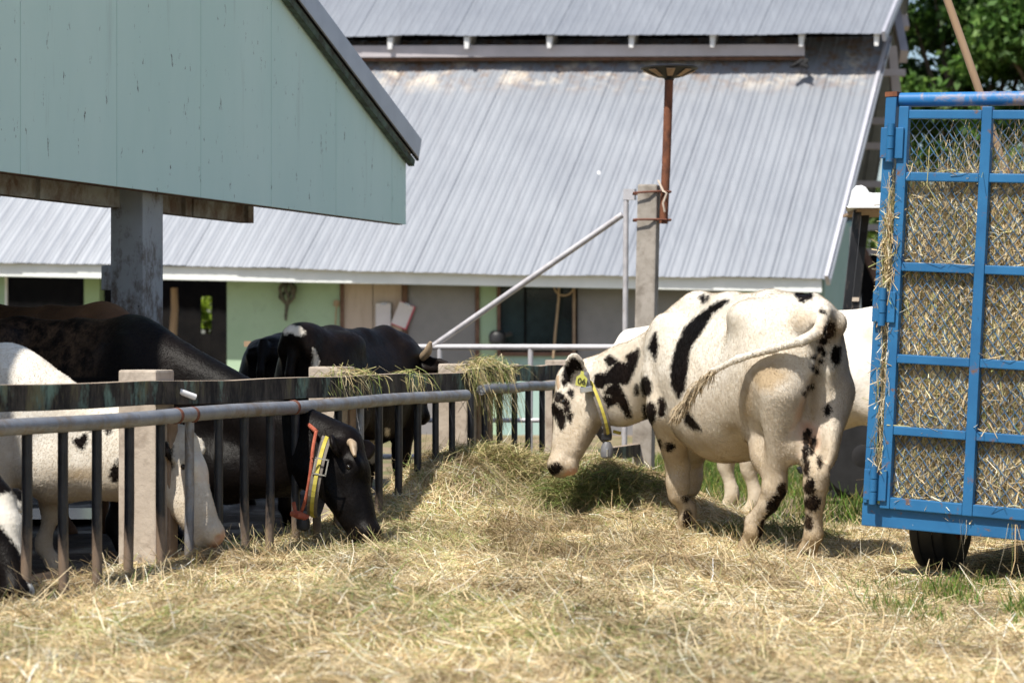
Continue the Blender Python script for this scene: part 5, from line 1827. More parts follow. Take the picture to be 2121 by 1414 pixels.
cowD = Wc.finish('white_spotted_cow', 'white cow with a small heart shaped black spot on its neck, nose in the hay', M['coat'],
          lambda c: maxsd(c, pD_, 400), lambda c: np.maximum(0.72 * sstep(0.10, 0.04, np.linalg.norm(c['V'] - Wc.H(0.51, -0.05, 0), axis=1)), 0.45 * (np.linalg.norm(c['V'] - Wc.H(0.18, -0.06, 0), axis=1) < 0.12)),
          lambda c: np.maximum(0.5 * sstep(0.8, 0.3, c['V'][:, 2]), 0.75 * np.exp(-(((c['px'] - 160) / 60) ** 2 + ((c['py'] - 985) / 22) ** 2))))

fur(Wc, 50000)
# ---- E: head with the white blaze at the left edge
aE = AN + math.radians(14)
Ec = Cow(origin_from(-210, 11.0, 1.45, aE), aE, 0.92, 0.0155)
Ec.start((-0.55, -0.3, -0.03), (0.75, 2.8, 1.55))
Ec.body(belly=0.03)
Ec.leg_front(-1, (-0.15, 1.3, 0.02)); Ec.leg_front(1, (0.15, 1.2, 0.02))
Ec.leg_hind(-1, (-0.17, 0.15, 0.02)); Ec.leg_hind(1, (0.17, 0.02, 0.02))
ep, em = Ec.L(2, 1010, 10.70), Ec.L(62, 1235, 10.46)
Ec.neck_head(ep, em - ep, Ec.L(80, 1000, 10.55) - ep, 0.56, ears={-1: Ec.L(45, 1022, 10.98), 1: Ec.L(-50, 1050, 10.5)})
Ec.tail([(0, -0.02, 1.2), (0, -0.1, 1.0), (0.02, -0.1, 0.5)], [0.04, 0.03, 0.02])
blaze = [(-30, 1025), (20, 1020), (42, 1040), (60, 1085), (66, 1120), (64, 1160), (78, 1200), (90, 1230), (70, 1238), (58, 1200), (50, 1170), (40, 1135), (20, 1115), (0, 1085), (-30, 1080)]
def coatE(c):
    sd_ = -maxsd(c, [blaze], 460, 0.0)
    return np.where(c['V'][:, 1] > 1.9, sd_, 1.0)
Ec.finish('blaze_cow', 'black cow with a white blaze feeding at the far left edge', M['coat_dark'], coatE,
          lambda c: 0.75 * sstep(0.09, 0.04, np.linalg.norm(c['V'] - Ec.H(0.52, -0.09, 0), axis=1)), None)

# ---- F: dark cow with white patches seen from behind, horned head turned right
aF = math.atan2(0.42, 0.91)
Fc = Cow(origin_from(618, 15.35, 0.0, aF), aF, 0.885, 0.0165)
Fc.start((-0.6, -0.3, -0.03), (0.9, 2.6, 1.6))
Fc.body(belly=0.05, udder=False)
Fc.g.ell((0.0, 0.05, 1.24), (0.12, 0.16, 0.09), 0.08)
Fc.leg_front(-1, (-0.15, 1.2, 0.02)); Fc.leg_front(1, (0.15, 1.1, 0.02))
Fc.leg_hind(-1, (-0.17, 0.15, 0.02)); Fc.leg_hind(1, (0.17, 0.0, 0.02))
fp, fm = Fc.L(866, 728, 16.55), Fc.L(884, 868, 16.45)
Fc.neck_head(fp, Fc.L(888, 868, 16.40) - fp, Fc.L(960, 700, 16.35) - fp, 0.52, ears={-1: Fc.L(918, 766, 16.5), 1: Fc.L(938, 762, 16.3)})
Fc.tail([(0, -0.03, 1.25), (-0.01, -0.09, 1.0), (0.0, -0.1, 0.55)], [0.045, 0.03, 0.022])
pF = [[(582, 680), (600, 672), (622, 676), (634, 690), (622, 697), (605, 690), (590, 692)], [(648, 720), (655, 728), (661, 745), (657, 765), (650, 768), (648, 745)], ellpoly(770, 935, 12, 22), ellpoly(802, 895, 5, 9)]
cowF = Fc.finish('dark_cow', 'dark brown black cow with white patches on its rump and one grey horn', M['coat_dark'],
          lambda c: -maxsd(c, pF, 325, 0.0), None, lambda c: np.full(len(c['V']), 0.25))
fur(Fc, 10000, 0.012, dark=(0.009, 0.005, 0.004))
horn(Fc, Fc.L(876, 740, 16.42), Fc.L(886, 728, 16.35), Fc.L(892, 708, 16.32), 0.030)

# ---- G and H: only their backs show
aG = math.atan2(0.2, 0.98)
Gc = Cow(origin_from(552, 17.2, 0.05, aG), aG, 0.86, 0.022)
Gc.start((-0.5, -0.3, -0.03), (0.5, 2.6, 1.5))
Gc.body(udder=False)
Gc.leg_front(-1, (-0.15, 1.2, 0.02)); Gc.leg_front(1, (0.15, 1.1, 0.02)); Gc.leg_hind(-1, (-0.17, 0.15, 0.02)); Gc.leg_hind(1, (0.17, 0.0, 0.02))
Gc.neck_head((0, 1.95, 0.95), (0, 0.35, -0.9), (0, 0.9, 0.3), 0.5)
Gc.tail([(0, -0.02, 1.2), (0, -0.1, 1.0), (0.02, -0.1, 0.5)], [0.04, 0.03, 0.02])
Gc.finish('dark_cow', 'black cow whose rounded rump shows just left of the white patched one', M['coat_dark'], lambda c: np.full(len(c['V']), 1.0))
aH = AN + math.radians(3)
Hc = Cow(origin_from(228, 14.66, 1.34, aH), aH, 0.970, 0.02)
Hc.start((-0.5, -0.3, -0.03), (0.5, 2.6, 1.6))
Hc.body(udder=False, thin=0.85)
Hc.leg_front(-1, (-0.15, 1.2, 0.02)); Hc.leg_front(1, (0.15, 1.1, 0.02)); Hc.leg_hind(-1, (-0.17, 0.15, 0.02)); Hc.leg_hind(1, (0.17, 0.0, 0.02))
Hc.neck_head((0, 2.0, 0.75), (0, 0.25, -0.9), (0, 0.9, 0.3), 0.5)
Hc.tail([(0, -0.02, 1.3), (0, -0.1, 1.0), (0.02, -0.1, 0.5)], [0.04, 0.03, 0.02])
Hc.finish('brown_cow', 'brown cow whose shaggy back shows above the black cow beside the shed post', M['coat_brown'], lambda c: np.full(len(c['V']), 1.0))
# ------------------------------------------------------------------ hay, straw, grass
def seg_gauss(x, y, pts, sig):
    out = np.zeros_like(x)
    for (ax, ay, aa), (bx, by, ba) in zip(pts[:-1], pts[1:]):
        dx, dy = bx - ax, by - ay
        t = np.clip(((x - ax) * dx + (y - ay) * dy) / (dx * dx + dy * dy), 0, 1)
        d2 = (x - ax - dx * t) ** 2 + (y - ay - dy * t) ** 2
        out = np.maximum(out, (aa + (ba - aa) * t) * np.exp(-d2 / (2 * sig * sig)))
    return out


def fence_s(x, y):
    return (x - F0.x) * FN.x + (y - F0.y) * FN.y


def hay_h(x, y):
    x = np.asarray(x, float); y = np.asarray(y, float)
    s = fence_s(x, y)
    left = sstep(-0.62, 0.08, s)
    back = sstep(16.6, 15.5, y + 0.35 * np.maximum(x - 1.0, 0))
    base = 0.075 * left * back
    base *= 0.12 + 0.88 * sstep(1.7, 0.5, x)
    pile = seg_gauss(x, y, [(-0.86, 14.3, 0.10), (-0.52, 15.1, 0.36), (-0.16, 15.85, 0.47), (0.35, 15.75, 0.40), (0.82, 15.35, 0.30)], 0.40)
    pile = np.maximum(pile, seg_gauss(x, y, [(-0.16, 15.85, 0.40), (0.45, 17.2, 0.36)], 0.35))
    mound = 0.15 * np.exp(-(((x + 0.95) / 0.75) ** 2 + ((y - 9.15) / 0.62) ** 2))
    mound += 0.07 * np.exp(-(((x + 0.2) / 0.7) ** 2 + ((y - 11.4) / 0.7) ** 2))
    mound += 0.06 * np.exp(-(((x + 1.45) / 0.35) ** 2 + ((y - 11.9) / 0.5) ** 2))
    lumps = (noise2(x * 1.9, y * 1.5, 1) - .5) * 0.055 + (noise2(x * 4.7, y * 4.1, 2) - .5) * 0.065 + (noise2(x * 11, y * 9, 5) - .5) * 0.04
    h_ = base + pile * sstep(-0.55, 0.0, s) + mound * left + lumps * left * back * (0.35 + 0.65 * sstep(1.7, 0.6, x))
    return h_ - 0.03 * (1 - left) - 0.03 * (1 - back)


gx = np.linspace(-3.2, 4.2, 150); gy = np.linspace(7.2, 18.4, 225)
GX, GY = np.meshgrid(gx, gy, indexing='ij')
GZ = hay_h(GX, GY) - 0.012
V = np.stack([GX.ravel(), GY.ravel(), GZ.ravel()], 1)
ii, jj = np.meshgrid(np.arange(149), np.arange(224), indexing='ij')
k0 = (ii * 225 + jj).ravel()
F = np.stack([k0, k0 + 225, k0 + 226, k0 + 1], 1)
tag(add_obj('hay_mat', np_mesh('hay_mat', V, F, M['hay_base'], True)), 'trampled mat of hay covering the feeding ground', kind='stuff')


def ribbons(P0, dirv, length, width, bend, cols, droop=0.0, segs=2):
    """flat bent blades: P0 (n,3) root, dirv (n,3) unit, arrays length, width, bend (n,3) offset of the middle"""
    n = len(P0)
    up = np.array((0, 0, 1.0)) + rng.normal(0, 0.6, (n, 3))
    side = np.cross(dirv, up)
    side /= np.linalg.norm(side, axis=1)[:, None] + 1e-9
    vs_ = []
    for k in range(segs + 1):
        t = k / segs
        c = P0 + dirv * (length * t)[:, None] + bend * (4 * t * (1 - t)) + np.array((0, 0, -1.0)) * (droop * length * t * t)[:, None]
        w = width * (1 - 0.55 * t)
        vs_.append(c - side * (w / 2)[:, None])
        vs_.append(c + side * (w / 2)[:, None])
    V = np.stack(vs_, 1).reshape(-1, 3)
    q = 2 * (segs + 1)
    base = (np.arange(n) * q)[:, None]
    F = np.concatenate([base + np.array([2 * k, 2 * k + 1, 2 * k + 3, 2 * k + 2])[None] for k in range(segs)], 0)
    col = np.repeat(cols, q, axis=0)
    return V, F, col


PAL = np.array([(0.75, 0.615, 0.385), (0.67, 0.525, 0.30), (0.52, 0.385, 0.215), (0.84, 0.77, 0.60), (0.28, 0.185, 0.095), (0.47, 0.44, 0.20), (0.31, 0.34, 0.12), (0.18, 0.26, 0.06)])


def straw_cols(n, green):
    """green 0..1 per straw"""
    w_dry = np.array([0.27, 0.24, 0.17, 0.16, 0.09, 0.05, 0.015, 0.005])
    w_gr = np.array([0.16, 0.14, 0.10, 0.06, 0.05, 0.20, 0.19, 0.10])
    u = rng.random(n)
    cd_, cg = np.cumsum(w_dry), np.cumsum(w_gr / w_gr.sum())
    i1 = np.searchsorted(cd_ / cd_[-1], u); i2 = np.searchsorted(cg, u)
    pick = np.where(rng.random(n) < green, np.minimum(i2, 7), np.minimum(i1, 7))
    return np.clip(PAL[pick] * rng.normal(1.0, 0.13, (n, 1)), 0.01, 0.85)


def scatter(n, x0, x1, y0, y1):
    x = rng.uniform(x0, x1, n); y = rng.uniform(y0, y1, n)
    return x, y


def lay(x, y, n, lmin, lmax, wmin, wmax, green, stick=0.12, lift=0.035, seed=0):
    e = 0.03
    hz = hay_h(x, y)
    gxn = (hay_h(x + e, y) - hz) / e; gyn = (hay_h(x, y + e) - hz) / e
    az = rng.uniform(0, 2 * math.pi, n)
    # locally combed direction so that the straw lies in swathes
    comb = noise2(x * 1.3, y * 1.3, 8) * 6.3
    az = np.where(rng.random(n) < 0.35, comb + rng.normal(0, 0.5, n), az)
    d = np.stack([np.cos(az), np.sin(az), gxn * np.cos(az) + gyn * np.sin(az) + rng.normal(0.0, 0.11, n)], 1)
    st = rng.random(n) < stick
    d[st, 2] += rng.uniform(0.2, 1.1, st.sum())
    d /= np.linalg.norm(d, axis=1)[:, None]
    ln = lmin + (lmax - lmin) * rng.random(n) ** 1.8
    w = rng.uniform(wmin, wmax, n)
    P0 = np.stack([x, y, hz + rng.random(n) ** 1.6 * lift * (0.45 + 0.55 * sstep(1.7, 0.6, x))], 1) - d * (ln * 0.5 * (~st))[:, None]
    bend = rng.normal(0, 0.06, (n, 3)) * ln[:, None]
    cols = straw_cols(n, green)
    # loose shade variation of whole wads of straw: old brown wads and pale dry wads
    wad = noise2(x * 3.3, y * 2.7, 21)
    cols *= (0.58 + 0.72 * wad)[:, None]
    br = sstep(0.62, 0.82, noise2(x * 2.4 + 40, y * 2.1, 22))
    cols = cols * (1 - 0.6 * br[:, None]) + np.array((0.22, 0.145, 0.07)) * 0.6 * br[:, None]
    return ribbons(P0, d, ln, w, bend, np.clip(cols, 0.008, 0.85))


def keepmask(x, y):
    s = fence_s(x, y)
    back = y + 0.35 * np.maximum(x - 1.0, 0)
    p = sstep(-0.60, -0.18, s) * sstep(16.9, 16.0, back) * (0.25 + 0.75 * sstep(3.3, 2.0, x))
    # view wedge with a margin for a step to the side
    w = np.abs(x) < 0.235 * y + 0.75
    # bare under the trailer
    tx_ = (x - TO.x) * tw.x + (y - TO.y) * tw.y
    ux_ = (x - TO.x) * tu.x + (y - TO.y) * tu.y
    und = (tx_ > 0.05) & (ux_ > -0.1)
    p = np.where(und, p * 0.15, p)
    gp = noise2(x * 2.1, y * 2.1, 31)
    gr = np.exp(-(((x - 2.2) / 0.42) ** 2 + ((y - 11.0) / 0.9) ** 2))
    p = p * (1 - np.clip(0.85 * gr * gp * 1.6, 0, 0.9))
    return (rng.random(len(x)) < p) & w


x, y = scatter(860000, -3.0, 4.0, 7.6, 17.2)
kp_ = keepmask(x, y)
x, y = x[kp_][:340000], y[kp_][:340000]
n = len(x)
pile_d = np.exp(-(((x - 0.1) / 0.9) ** 2 + ((y - 15.6) / 0.9) ** 2))
mid = np.exp(-(((x + 0.55) / 0.7) ** 2 + ((y - 13.2) / 1.4) ** 2))
fg = 0.5 * np.exp(-(((x + 0.9) / 0.7) ** 2 + ((y - 9.0) / 0.6) ** 2))
green = np.clip(0.12 + 0.85 * pile_d + 0.70 * mid + fg * 0.6 + 0.62 * sstep(0.52, 0.8, noise2(x * 1.5, y * 1.5, 17)) * sstep(1.3, -0.3, x), 0, 0.9)
nb = int(n * 0.95)
V1, F1, C1 = lay(x[:nb], y[:nb], nb, 0.04, 0.20, 0.0021, 0.0048, green[:nb], 0.07, 0.028)
V2, F2, C2 = lay(x[nb:], y[nb:], n - nb, 0.10, 0.30, 0.0035, 0.006, green[nb:] * 0.7, 0.08, 0.035)
me = np_mesh('loose_hay', np.concatenate([V1, V2]), np.concatenate([F1, F2 + len(V1)]), M['straw'], False, {'col': np.concatenate([C1, C2])})
tag(add_obj('loose_hay', me), 'loose dry hay and straw spread over the ground in front of the fence', kind='stuff')


# heap under the spotted cow's nose, its dark colours painting hay in shade
def heap(name, label, c, r, n, cols, lmin, lmax, wmin=0.003, wmax=0.006, hscale=1.0, outward=0.8):
    u = rng.normal(0, 1, (n, 3)); u /= np.linalg.norm(u, axis=1)[:, None]
    u[:, 2] = np.abs(u[:, 2])
    rad = rng.random(n) ** 0.45
    p = np.array(c) + u * np.array(r) * rad[:, None]
    d = u * outward * np.array((1, 1, 0.5)) + rng.normal(0, 0.75, (n, 3)) * np.array((1, 1, 0.55))
    d /= np.linalg.norm(d, axis=1)[:, None]
    ln = rng.uniform(lmin, lmax, n)
    cc = np.clip(np.array(cols)[rng.integers(0, len(cols), n)] * rng.normal(1, 0.18, (n, 1)), 0.004, 0.8)
    V, F, Cc = ribbons(p - d * (ln * 0.4)[:, None], d, ln, rng.uniform(wmin, wmax, n), rng.normal(0, 0.09, (n, 3)) * ln[:, None], cc, 0.25, 3)
    o = add_obj(name, np_mesh(name, V - np.array(c), F, M['straw'], False, {'col': Cc}), None, tuple(c))
    tag(o, label, kind='stuff')
    return o


GREENS = [(0.15, 0.17, 0.05), (0.10, 0.13, 0.035), (0.22, 0.23, 0.07), (0.30, 0.28, 0.11), (0.18, 0.135, 0.06), (0.44, 0.37, 0.18), (0.17, 0.24, 0.06)]
c = P(1250, 1000, 15.1); c.z = hay_h(c.x, c.y) * 0.75
heap('dark_heap', 'hay heap coloured dark as in shade under the spotted cow', (c.x, c.y + .05, float(c.z)), (0.46, 0.30, 0.24), 5200, GREENS, 0.12, 0.30)
c2 = P(1560, 1090, 14.6)
heap('dark_heap', 'thin dark swath of cut grass between the legs of the spotted cow', (c2.x, c2.y, 0.0), (0.62, 0.34, 0.10), 5000, GREENS, 0.12, 0.30)
c3 = P(985, 915, 15.7)
heap('hay_heap', 'greenish hay piled at the foot of the third concrete post', (c3.x + .1, c3.y - .1, 0.28), (0.42, 0.34, 0.27), 9000, [(0.5, 0.4, 0.2), (0.38, 0.33, 0.14), (0.22, 0.23, 0.07), (0.15, 0.16, 0.05), (0.6, 0.5, 0.28), (0.2, 0.14, 0.07)], 0.10, 0.30)


# hay hanging over the top boards
def drape(name, label, px0, px1, ztop, off, n, hang, cols, up=0.10):
    D0, D1 = fD(px0), fD(px1)
    t = np.clip(rng.normal(0.5, 0.24, n), 0, 1)
    D = D0 + (D1 - D0) * t
    base = np.array([fence_pt(float(d_), off) for d_ in D])
    mound_h = up * np.exp(-((t - 0.5) / 0.30) ** 2)
    base[:, 2] = ztop + rng.random(n) * mound_h
    acr = rng.normal(0.0, 0.055, n)
    base += np.array(FN)[None] * acr[:, None]
    lower = (rng.random(n) < 0.45)
    d = rng.normal(0, 0.6, (n, 3)) * np.array((1, 1, 0.45))
    d += np.array(FN)[None] * np.where(acr > 0, 0.35, -0.35)[:, None]
    d[lower] = np.array(FN)[None] * 0.30 + np.array((0, 0, -1.0)) + rng.normal(0, 0.22, (lower.sum(), 3))
    base[lower] = np.array([fence_pt(float(d_), off + 0.045) for d_ in D[lower]]) + np.array((0, 0, ztop))[None] + rng.normal(0, 0.015, (lower.sum(), 3))
    base[lower, 2] -= rng.random(lower.sum()) * hang * 0.45 * np.exp(-((t[lower] - 0.55) / 0.3) ** 2)
    d /= np.linalg.norm(d, axis=1)[:, None]
    ln = np.where(lower, rng.uniform(0.08, max(0.12, hang * 0.7), n), rng.uniform(0.08, 0.24, n))
    cc = np.clip(np.array(cols)[rng.integers(0, len(cols), n)] * rng.normal(1, 0.15, (n, 1)), 0.01, 0.85)
    V, F, Cc = ribbons(base - d * (ln * 0.35 * (~lower))[:, None], d, ln, rng.uniform(0.003, 0.006, n), rng.normal(0, 0.06, (n, 3)) * ln[:, None], cc, 0.35, 3)
    o = add_obj(name, np_mesh(name, V - base.mean(0), F, M['straw'], False, {'col': Cc}), None, tuple(base.mean(0)))
    tag(o, label, kind='stuff')


HC = [(0.62, 0.50, 0.27), (0.5, 0.38, 0.19), (0.36, 0.33, 0.13), (0.20, 0.25, 0.07), (0.27, 0.30, 0.10), (0.70, 0.60, 0.38)]
drape('hay_tuft', 'tuft of hay lying over the top board at the second concrete post', 672, 790, 1.003, -0.05, 240, 0.15, HC, 0.055)
drape('hay_tuft', 'small wisp of hay on the top board between second and third posts', 815, 875, 1.003, 0.0, 80, 0.15, HC, 0.03)
drape('hay_tuft', 'thick tuft of hay draped over the fence beside the third concrete post', 950, 1058, 1.035, 0.0, 620, 0.40, HC, 0.085)

# hay load of the trailer: packed core and straws showing on its faces
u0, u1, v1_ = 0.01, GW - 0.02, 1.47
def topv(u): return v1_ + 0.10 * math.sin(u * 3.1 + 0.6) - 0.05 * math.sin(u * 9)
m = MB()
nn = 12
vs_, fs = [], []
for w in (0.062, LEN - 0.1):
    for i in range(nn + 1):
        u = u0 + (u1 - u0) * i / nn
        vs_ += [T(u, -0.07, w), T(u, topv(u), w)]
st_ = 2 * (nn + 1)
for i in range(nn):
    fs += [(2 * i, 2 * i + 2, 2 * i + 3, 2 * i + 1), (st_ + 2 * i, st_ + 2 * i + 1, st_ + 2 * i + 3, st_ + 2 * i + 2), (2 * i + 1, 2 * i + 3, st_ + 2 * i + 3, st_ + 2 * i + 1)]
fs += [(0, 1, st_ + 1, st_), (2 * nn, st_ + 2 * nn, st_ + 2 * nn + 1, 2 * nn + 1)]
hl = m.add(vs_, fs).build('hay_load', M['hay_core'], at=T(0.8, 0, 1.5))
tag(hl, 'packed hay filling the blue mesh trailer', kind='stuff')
n = 38000
uu = rng.uniform(u0 - 0.01, u1, n); vv = rng.uniform(-0.05, 1.0, n) ** 1 * 1.0
vv = -0.05 + (np.array([topv(a_) for a_ in uu]) + 0.09) * rng.random(n)
ww = 0.026 + rng.random(n) * 0.026
ontop = rng.random(n) < 0.10
ww = np.where(ontop, rng.uniform(0.03, 0.6, n), ww)
vv = np.where(ontop, np.array([topv(a_) for a_ in uu]) + rng.random(n) * 0.05, vv)
Tm = np.stack([np.array(tu), np.array(tv), np.array(tw)], 0)
loc = np.stack([uu, vv, ww], 1)
dd = np.stack([rng.normal(0, 0.38, n), rng.normal(0, 1.0, n), rng.normal(0, 0.05, n)], 1)
dd[ontop] = rng.normal(0, 1, (ontop.sum(), 3)) * np.array((1, 0.6, 0.8))
poke = rng.random(n) < 0.012
dd[poke, 2] = -rng.uniform(0.1, 0.5, poke.sum())
dd /= np.linalg.norm(dd, axis=1)[:, None]
ln = 0.05 + 0.17 * rng.random(n) ** 1.6
P0 = np.array(TO)[None] + (loc - dd * (ln * 0.5)[:, None]) @ Tm
wad = noise2(uu * 5, vv * 4, 33)
cc = straw_cols(n, np.full(n, 0.22)) * (0.74 + 0.75 * wad * (0.5 + 0.5 * noise2(uu * 14, vv * 9, 36)))[:, None]
bnd = (rng.normal(0, 0.05, (n, 3)) * np.array((1, 1, 0.2)) * ln[:, None]) @ Tm
# extra tall loose stalks standing above the load
n2 = 1300
u2 = rng.uniform(0.02, u1, n2)
l2 = rng.uniform(0.15, 0.50, n2) * (0.4 + 0.6 * rng.random(n2))
loc2 = np.stack([u2, np.array([topv(a_) for a_ in u2]) - 0.05, rng.uniform(0.035, 0.12, n2)], 1)
d2 = np.stack([rng.normal(0, 0.35, n2), np.ones(n2), rng.normal(0, 0.08, n2)], 1); d2 /= np.linalg.norm(d2, axis=1)[:, None]
# stalks on the rails and trailing down in front of the gate
n3 = 320
k3 = rng.integers(0, 5, n3)
loc3 = np.stack([rng.uniform(0.03, u1, n3), np.array(rails)[k3] + 0.024 + rng.random(n3) * 0.02, rng.uniform(-0.02, 0.03, n3)], 1)
d3 = rng.normal(0, 1, (n3, 3)) * np.array((1, 0.28, 0.2)); d3 /= np.linalg.norm(d3, axis=1)[:, None]
l3 = rng.uniform(0.03, 0.16, n3)
# wad caught between the corner post and the gate
n4 = 1500
v4 = np.where(rng.random(n4) < 0.62, rng.normal(1.30, 0.14, n4), rng.uniform(0.1, 1.4, n4))
loc4 = np.stack([rng.normal(-0.045, 0.014, n4), v4, rng.uniform(-0.035, 0.05, n4)], 1)
d4 = np.stack([rng.normal(0, 0.22, n4), rng.normal(0, 1, n4), rng.normal(0, 0.18, n4)], 1); d4 /= np.linalg.norm(d4, axis=1)[:, None]
l4 = rng.uniform(0.05, 0.19, n4)
# a few long stalks hanging under the sill
n5 = 16
loc5 = np.stack([np.repeat((0.42, 0.66, 0.69, 0.9), 4) + rng.normal(0, 0.012, n5), np.full(n5, -0.05), rng.uniform(-0.012, -0.004, n5)], 1)
d5 = np.stack([rng.normal(0, 0.16, n5), -np.ones(n5), rng.normal(-0.02, 0.05, n5)], 1); d5 /= np.linalg.norm(d5, axis=1)[:, None]
l5 = rng.uniform(0.12, 0.36, n5)
def rib(loc_, d_, l_, g_, dro=0.0, br=1.0):
    nn_ = len(l_)
    return ribbons(np.array(TO)[None] + loc_ @ Tm, d_ @ Tm, l_, rng.uniform(0.003, 0.006, nn_), rng.normal(0, 0.06, (nn_, 3)) * l_[:, None], straw_cols(nn_, np.full(nn_, g_)) * br, dro, 2)
sets = [ribbons(P0, dd @ Tm, ln, rng.uniform(0.0025, 0.0055, n), bnd, np.clip(cc, 0.01, .85)),
        rib(loc2, d2, l2, 0.25), rib(loc3 - d3 * (l3 * .5)[:, None], d3, l3, 0.1, 0.1), rib(loc4 - d4 * (l4 * .5)[:, None], d4, l4, 0.35), rib(loc5, d5, l5, 0.1)]
off, VV, FF, CC = 0, [], [], []
for a_, b_, c_ in sets:
    VV.append(a_); FF.append(b_ + off); CC.append(c_); off += len(a_)
FF = np.concatenate(FF)
me = np_mesh('trailer_straw', np.concatenate(VV), FF, M['straw'], False, {'col': np.concatenate(CC)})
tag(add_obj('trailer_straw', me), 'loose stalks of hay poking through the trailer mesh', kind='stuff')


# green grass: behind the spotted cow and at lower right
def grass(name, label, n, region, hmin, hmax, dens=None, cols=((0.08, 0.17, 0.02), (0.12, 0.22, 0.03), (0.06, 0.12, 0.02), (0.20, 0.24, 0.06), (0.32, 0.28, 0.10))):
    x, y = scatter(n, *region)
    if dens is not None:
        k = rng.random(n) < dens(x, y)
        x, y = x[k], y[k]
    n = len(x)
    d = np.stack([rng.normal(0, 0.32, n), rng.normal(0, 0.32, n), np.ones(n)], 1); d /= np.linalg.norm(d, axis=1)[:, None]
    ln = rng.uniform(hmin, hmax, n) * (0.5 + 0.7 * noise2(x * 2.2, y * 2.2, 41))
    P0 = np.stack([x, y, np.maximum(0, hay_h(x, y) * ((y < 17) & (x < 4))) - 0.005], 1)
    cc = np.clip(np.array(cols)[rng.integers(0, len(cols), n)] * rng.normal(1, 0.2, (n, 1)), 0.01, 0.6)
    V, F, Cc = ribbons(P0, d, ln, rng.uniform(0.004, 0.008, n), rng.normal(0, 0.06, (n, 3)) * ln[:, None], cc, 0.18, 2)
    tag(add_obj(name, np_mesh(name, V, F, M['grass'], False, {'col': Cc})), label, kind='stuff')


grass('meadow_grass', 'green grass growing behind the spotted cow', 42000, (0.9, 7.0, 15.6, 25.0), 0.09, 0.26,
      lambda x, y: sstep(15.4, 16.6, y + 0.35 * np.maximum(x - 1.0, 0)) * (0.25 + 0.75 * sstep(0.25, 0.6, noise2(x * 1.2, y * 1.2, 43))))
grass('sparse_grass', 'sparse green grass sprouting through the hay near the trailer wheel', 26000, (1.55, 3.4, 9.6, 12.6), 0.04, 0.13,
      lambda x, y: np.exp(-(((x - 2.25) / 0.5) ** 2 + ((y - 10.9) / 0.8) ** 2)) * sstep(0.3, 0.7, noise2(x * 3, y * 3, 44)) * (((x - TO.x) * tw.x + (y - TO.y) * tw.y) < -0.12))
grass('yard_grass', 'dry thin grass in the yard between pen and barn', 26000, (-9, 9, 19.5, 31.0), 0.03, 0.10,
      lambda x, y: sstep(0.45, 0.7, noise2(x * 0.8, y * 0.8, 45)), ((0.16, 0.17, 0.06), (0.30, 0.24, 0.11), (0.22, 0.20, 0.08)))
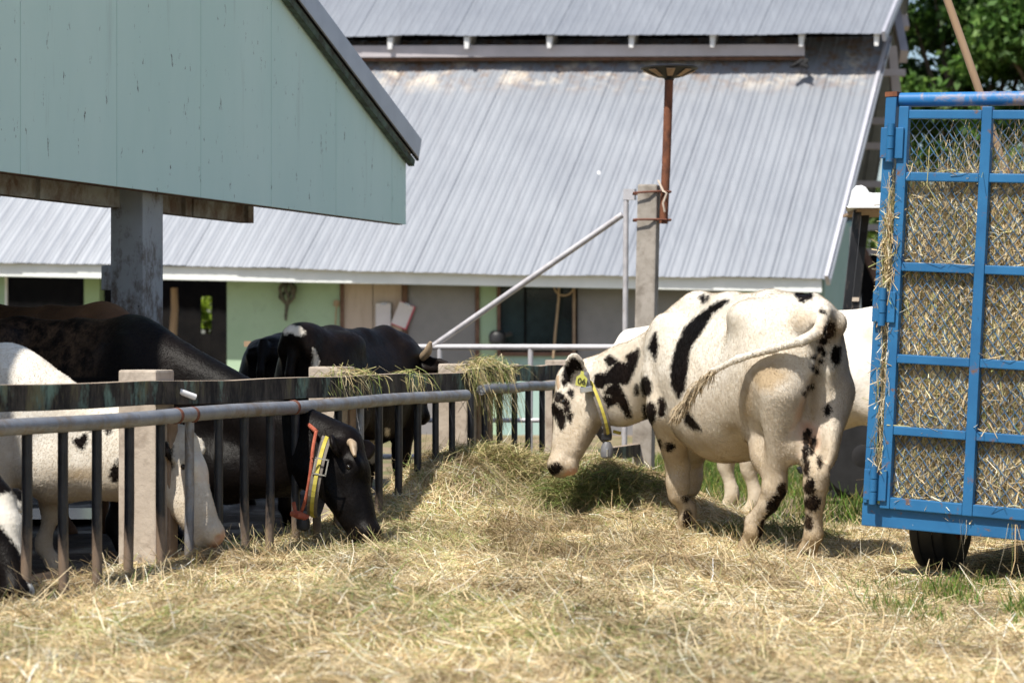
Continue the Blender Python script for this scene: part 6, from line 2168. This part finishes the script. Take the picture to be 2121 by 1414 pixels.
# ------------------------------------------------------------------ trees
def tree(name, label, base, height, crown_c, crown_r, nclump, per, leaf, cols, seed, limbs=7, group='trees behind the barn'):
    r = np.random.default_rng(seed)
    root = thing(name, label, 'tree', base, group)
    bx = Vector(base)
    cc = Vector(crown_c)
    m = MB()
    top = bx.lerp(cc, 0.9)
    m.path([bx + Vector((0, 0, -0.1)), bx.lerp(top, 0.35) + Vector((0.08, 0, 0)), bx.lerp(top, 0.7) + Vector((-0.06, 0.05, 0)), top], [0.03 * height, 0.022 * height, 0.017 * height, 0.008 * height], 9)
    cen = []
    for i in range(nclump):
        u = r.normal(0, 1, 3); u /= np.linalg.norm(u)
        q = np.array(cc) + u * np.array(crown_r) * (r.random() ** 0.4)
        cen.append(q)
    for i in range(limbs):
        q = Vector(cen[i * nclump // limbs])
        s = bx.lerp(top, 0.45 + 0.5 * i / limbs)
        m.path([s, s.lerp(q, 0.5) + Vector((0, 0, 0.03 * height * (i % 3 - 1))), q], [0.011 * height, 0.007 * height, 0.003 * height], 6)
    m.build('trunk', M['bark'], root, smooth=True)
    pts, ccol = [], []
    pal = np.array(cols)
    for q in cen:
        sz = r.uniform(0.55, 1.1) * min(crown_r) * 0.42
        n = int(per * r.uniform(0.6, 1.3))
        g_ = r.normal(0, 1, (n, 3)); g_ /= np.linalg.norm(g_, axis=1)[:, None]
        pts.append(q + g_ * (r.random((n, 1)) ** 0.5) * sz * np.array((1.25, 1.1, 0.62)))
        tint = r.normal(1, 0.2)
        ccol.append(np.clip(pal[r.integers(0, len(pal), n)] * r.normal(tint, 0.15, (n, 1)), 0.006, 0.5))
    pts = np.concatenate(pts); ccol = np.concatenate(ccol)
    n = len(pts)
    d = r.normal(0, 1, (n, 3)); d[:, 2] -= 0.3; d /= np.linalg.norm(d, axis=1)[:, None]
    s = np.cross(d, r.normal(0, 1, (n, 3)) + np.array((0, 0, 1.5))); s /= np.linalg.norm(s, axis=1)[:, None]
    L_ = leaf * r.uniform(0.6, 1.3, n)[:, None]
    V = np.stack([pts, pts + d * L_ * 0.5 + s * L_ * 0.27, pts + d * L_, pts + d * L_ * 0.5 - s * L_ * 0.27], 1).reshape(-1, 3) - np.array(bx)
    F = (np.arange(n) * 4)[:, None] + np.arange(4)[None]
    o = add_obj('crown', np_mesh('crown', V, F, M['leaf'], False, {'col': np.repeat(ccol, 4, 0)}), root)
    return root


G1 = [(0.06, 0.13, 0.022), (0.075, 0.16, 0.03), (0.035, 0.075, 0.014), (0.115, 0.20, 0.04)]
G2 = [(0.10, 0.17, 0.03), (0.15, 0.22, 0.04), (0.06, 0.11, 0.02)]
def gp(px, D): v = P(px, 700, D); v.z = 0; return v
b = gp(2010, 46)
tree('broadleaf_tree', 'dense dark green tree behind the right end of the barn', b, 9, (b.x - .3, b.y, 7.2), (2.6, 1.7, 3.0), 62, 420, 0.20, G1, 3)
b = gp(2260, 44)
tree('broadleaf_tree', 'dark green tree at the far right above the trailer', b, 9, (b.x - .3, b.y, 6.6), (2.4, 1.7, 3.2), 55, 400, 0.20, G1, 5)
b = gp(2080, 52)
tree('low_tree', 'lower lighter green tree seen through the trailer mesh', b, 6, (b.x, b.y, 3.7), (3.4, 1.6, 1.9), 70, 380, 0.20, G2, 8)
b = gp(118, 44.5)
tree('low_tree', 'bushy tree seen through the wire netting of the barn', b, 4, (b.x, b.y, 1.7), (2.0, 1.2, 1.5), 60, 260, 0.16, G2, 12, 5)
b = gp(420, 44)
tree('low_tree', 'bright leafy bush seen through the dark barn doorway', b, 4, (b.x + .1, b.y, 1.7), (1.3, 1.0, 1.3), 24, 260, 0.16, [(0.16, 0.24, 0.02), (0.22, 0.30, 0.03)], 14, 5)
b = gp(-700, 60)
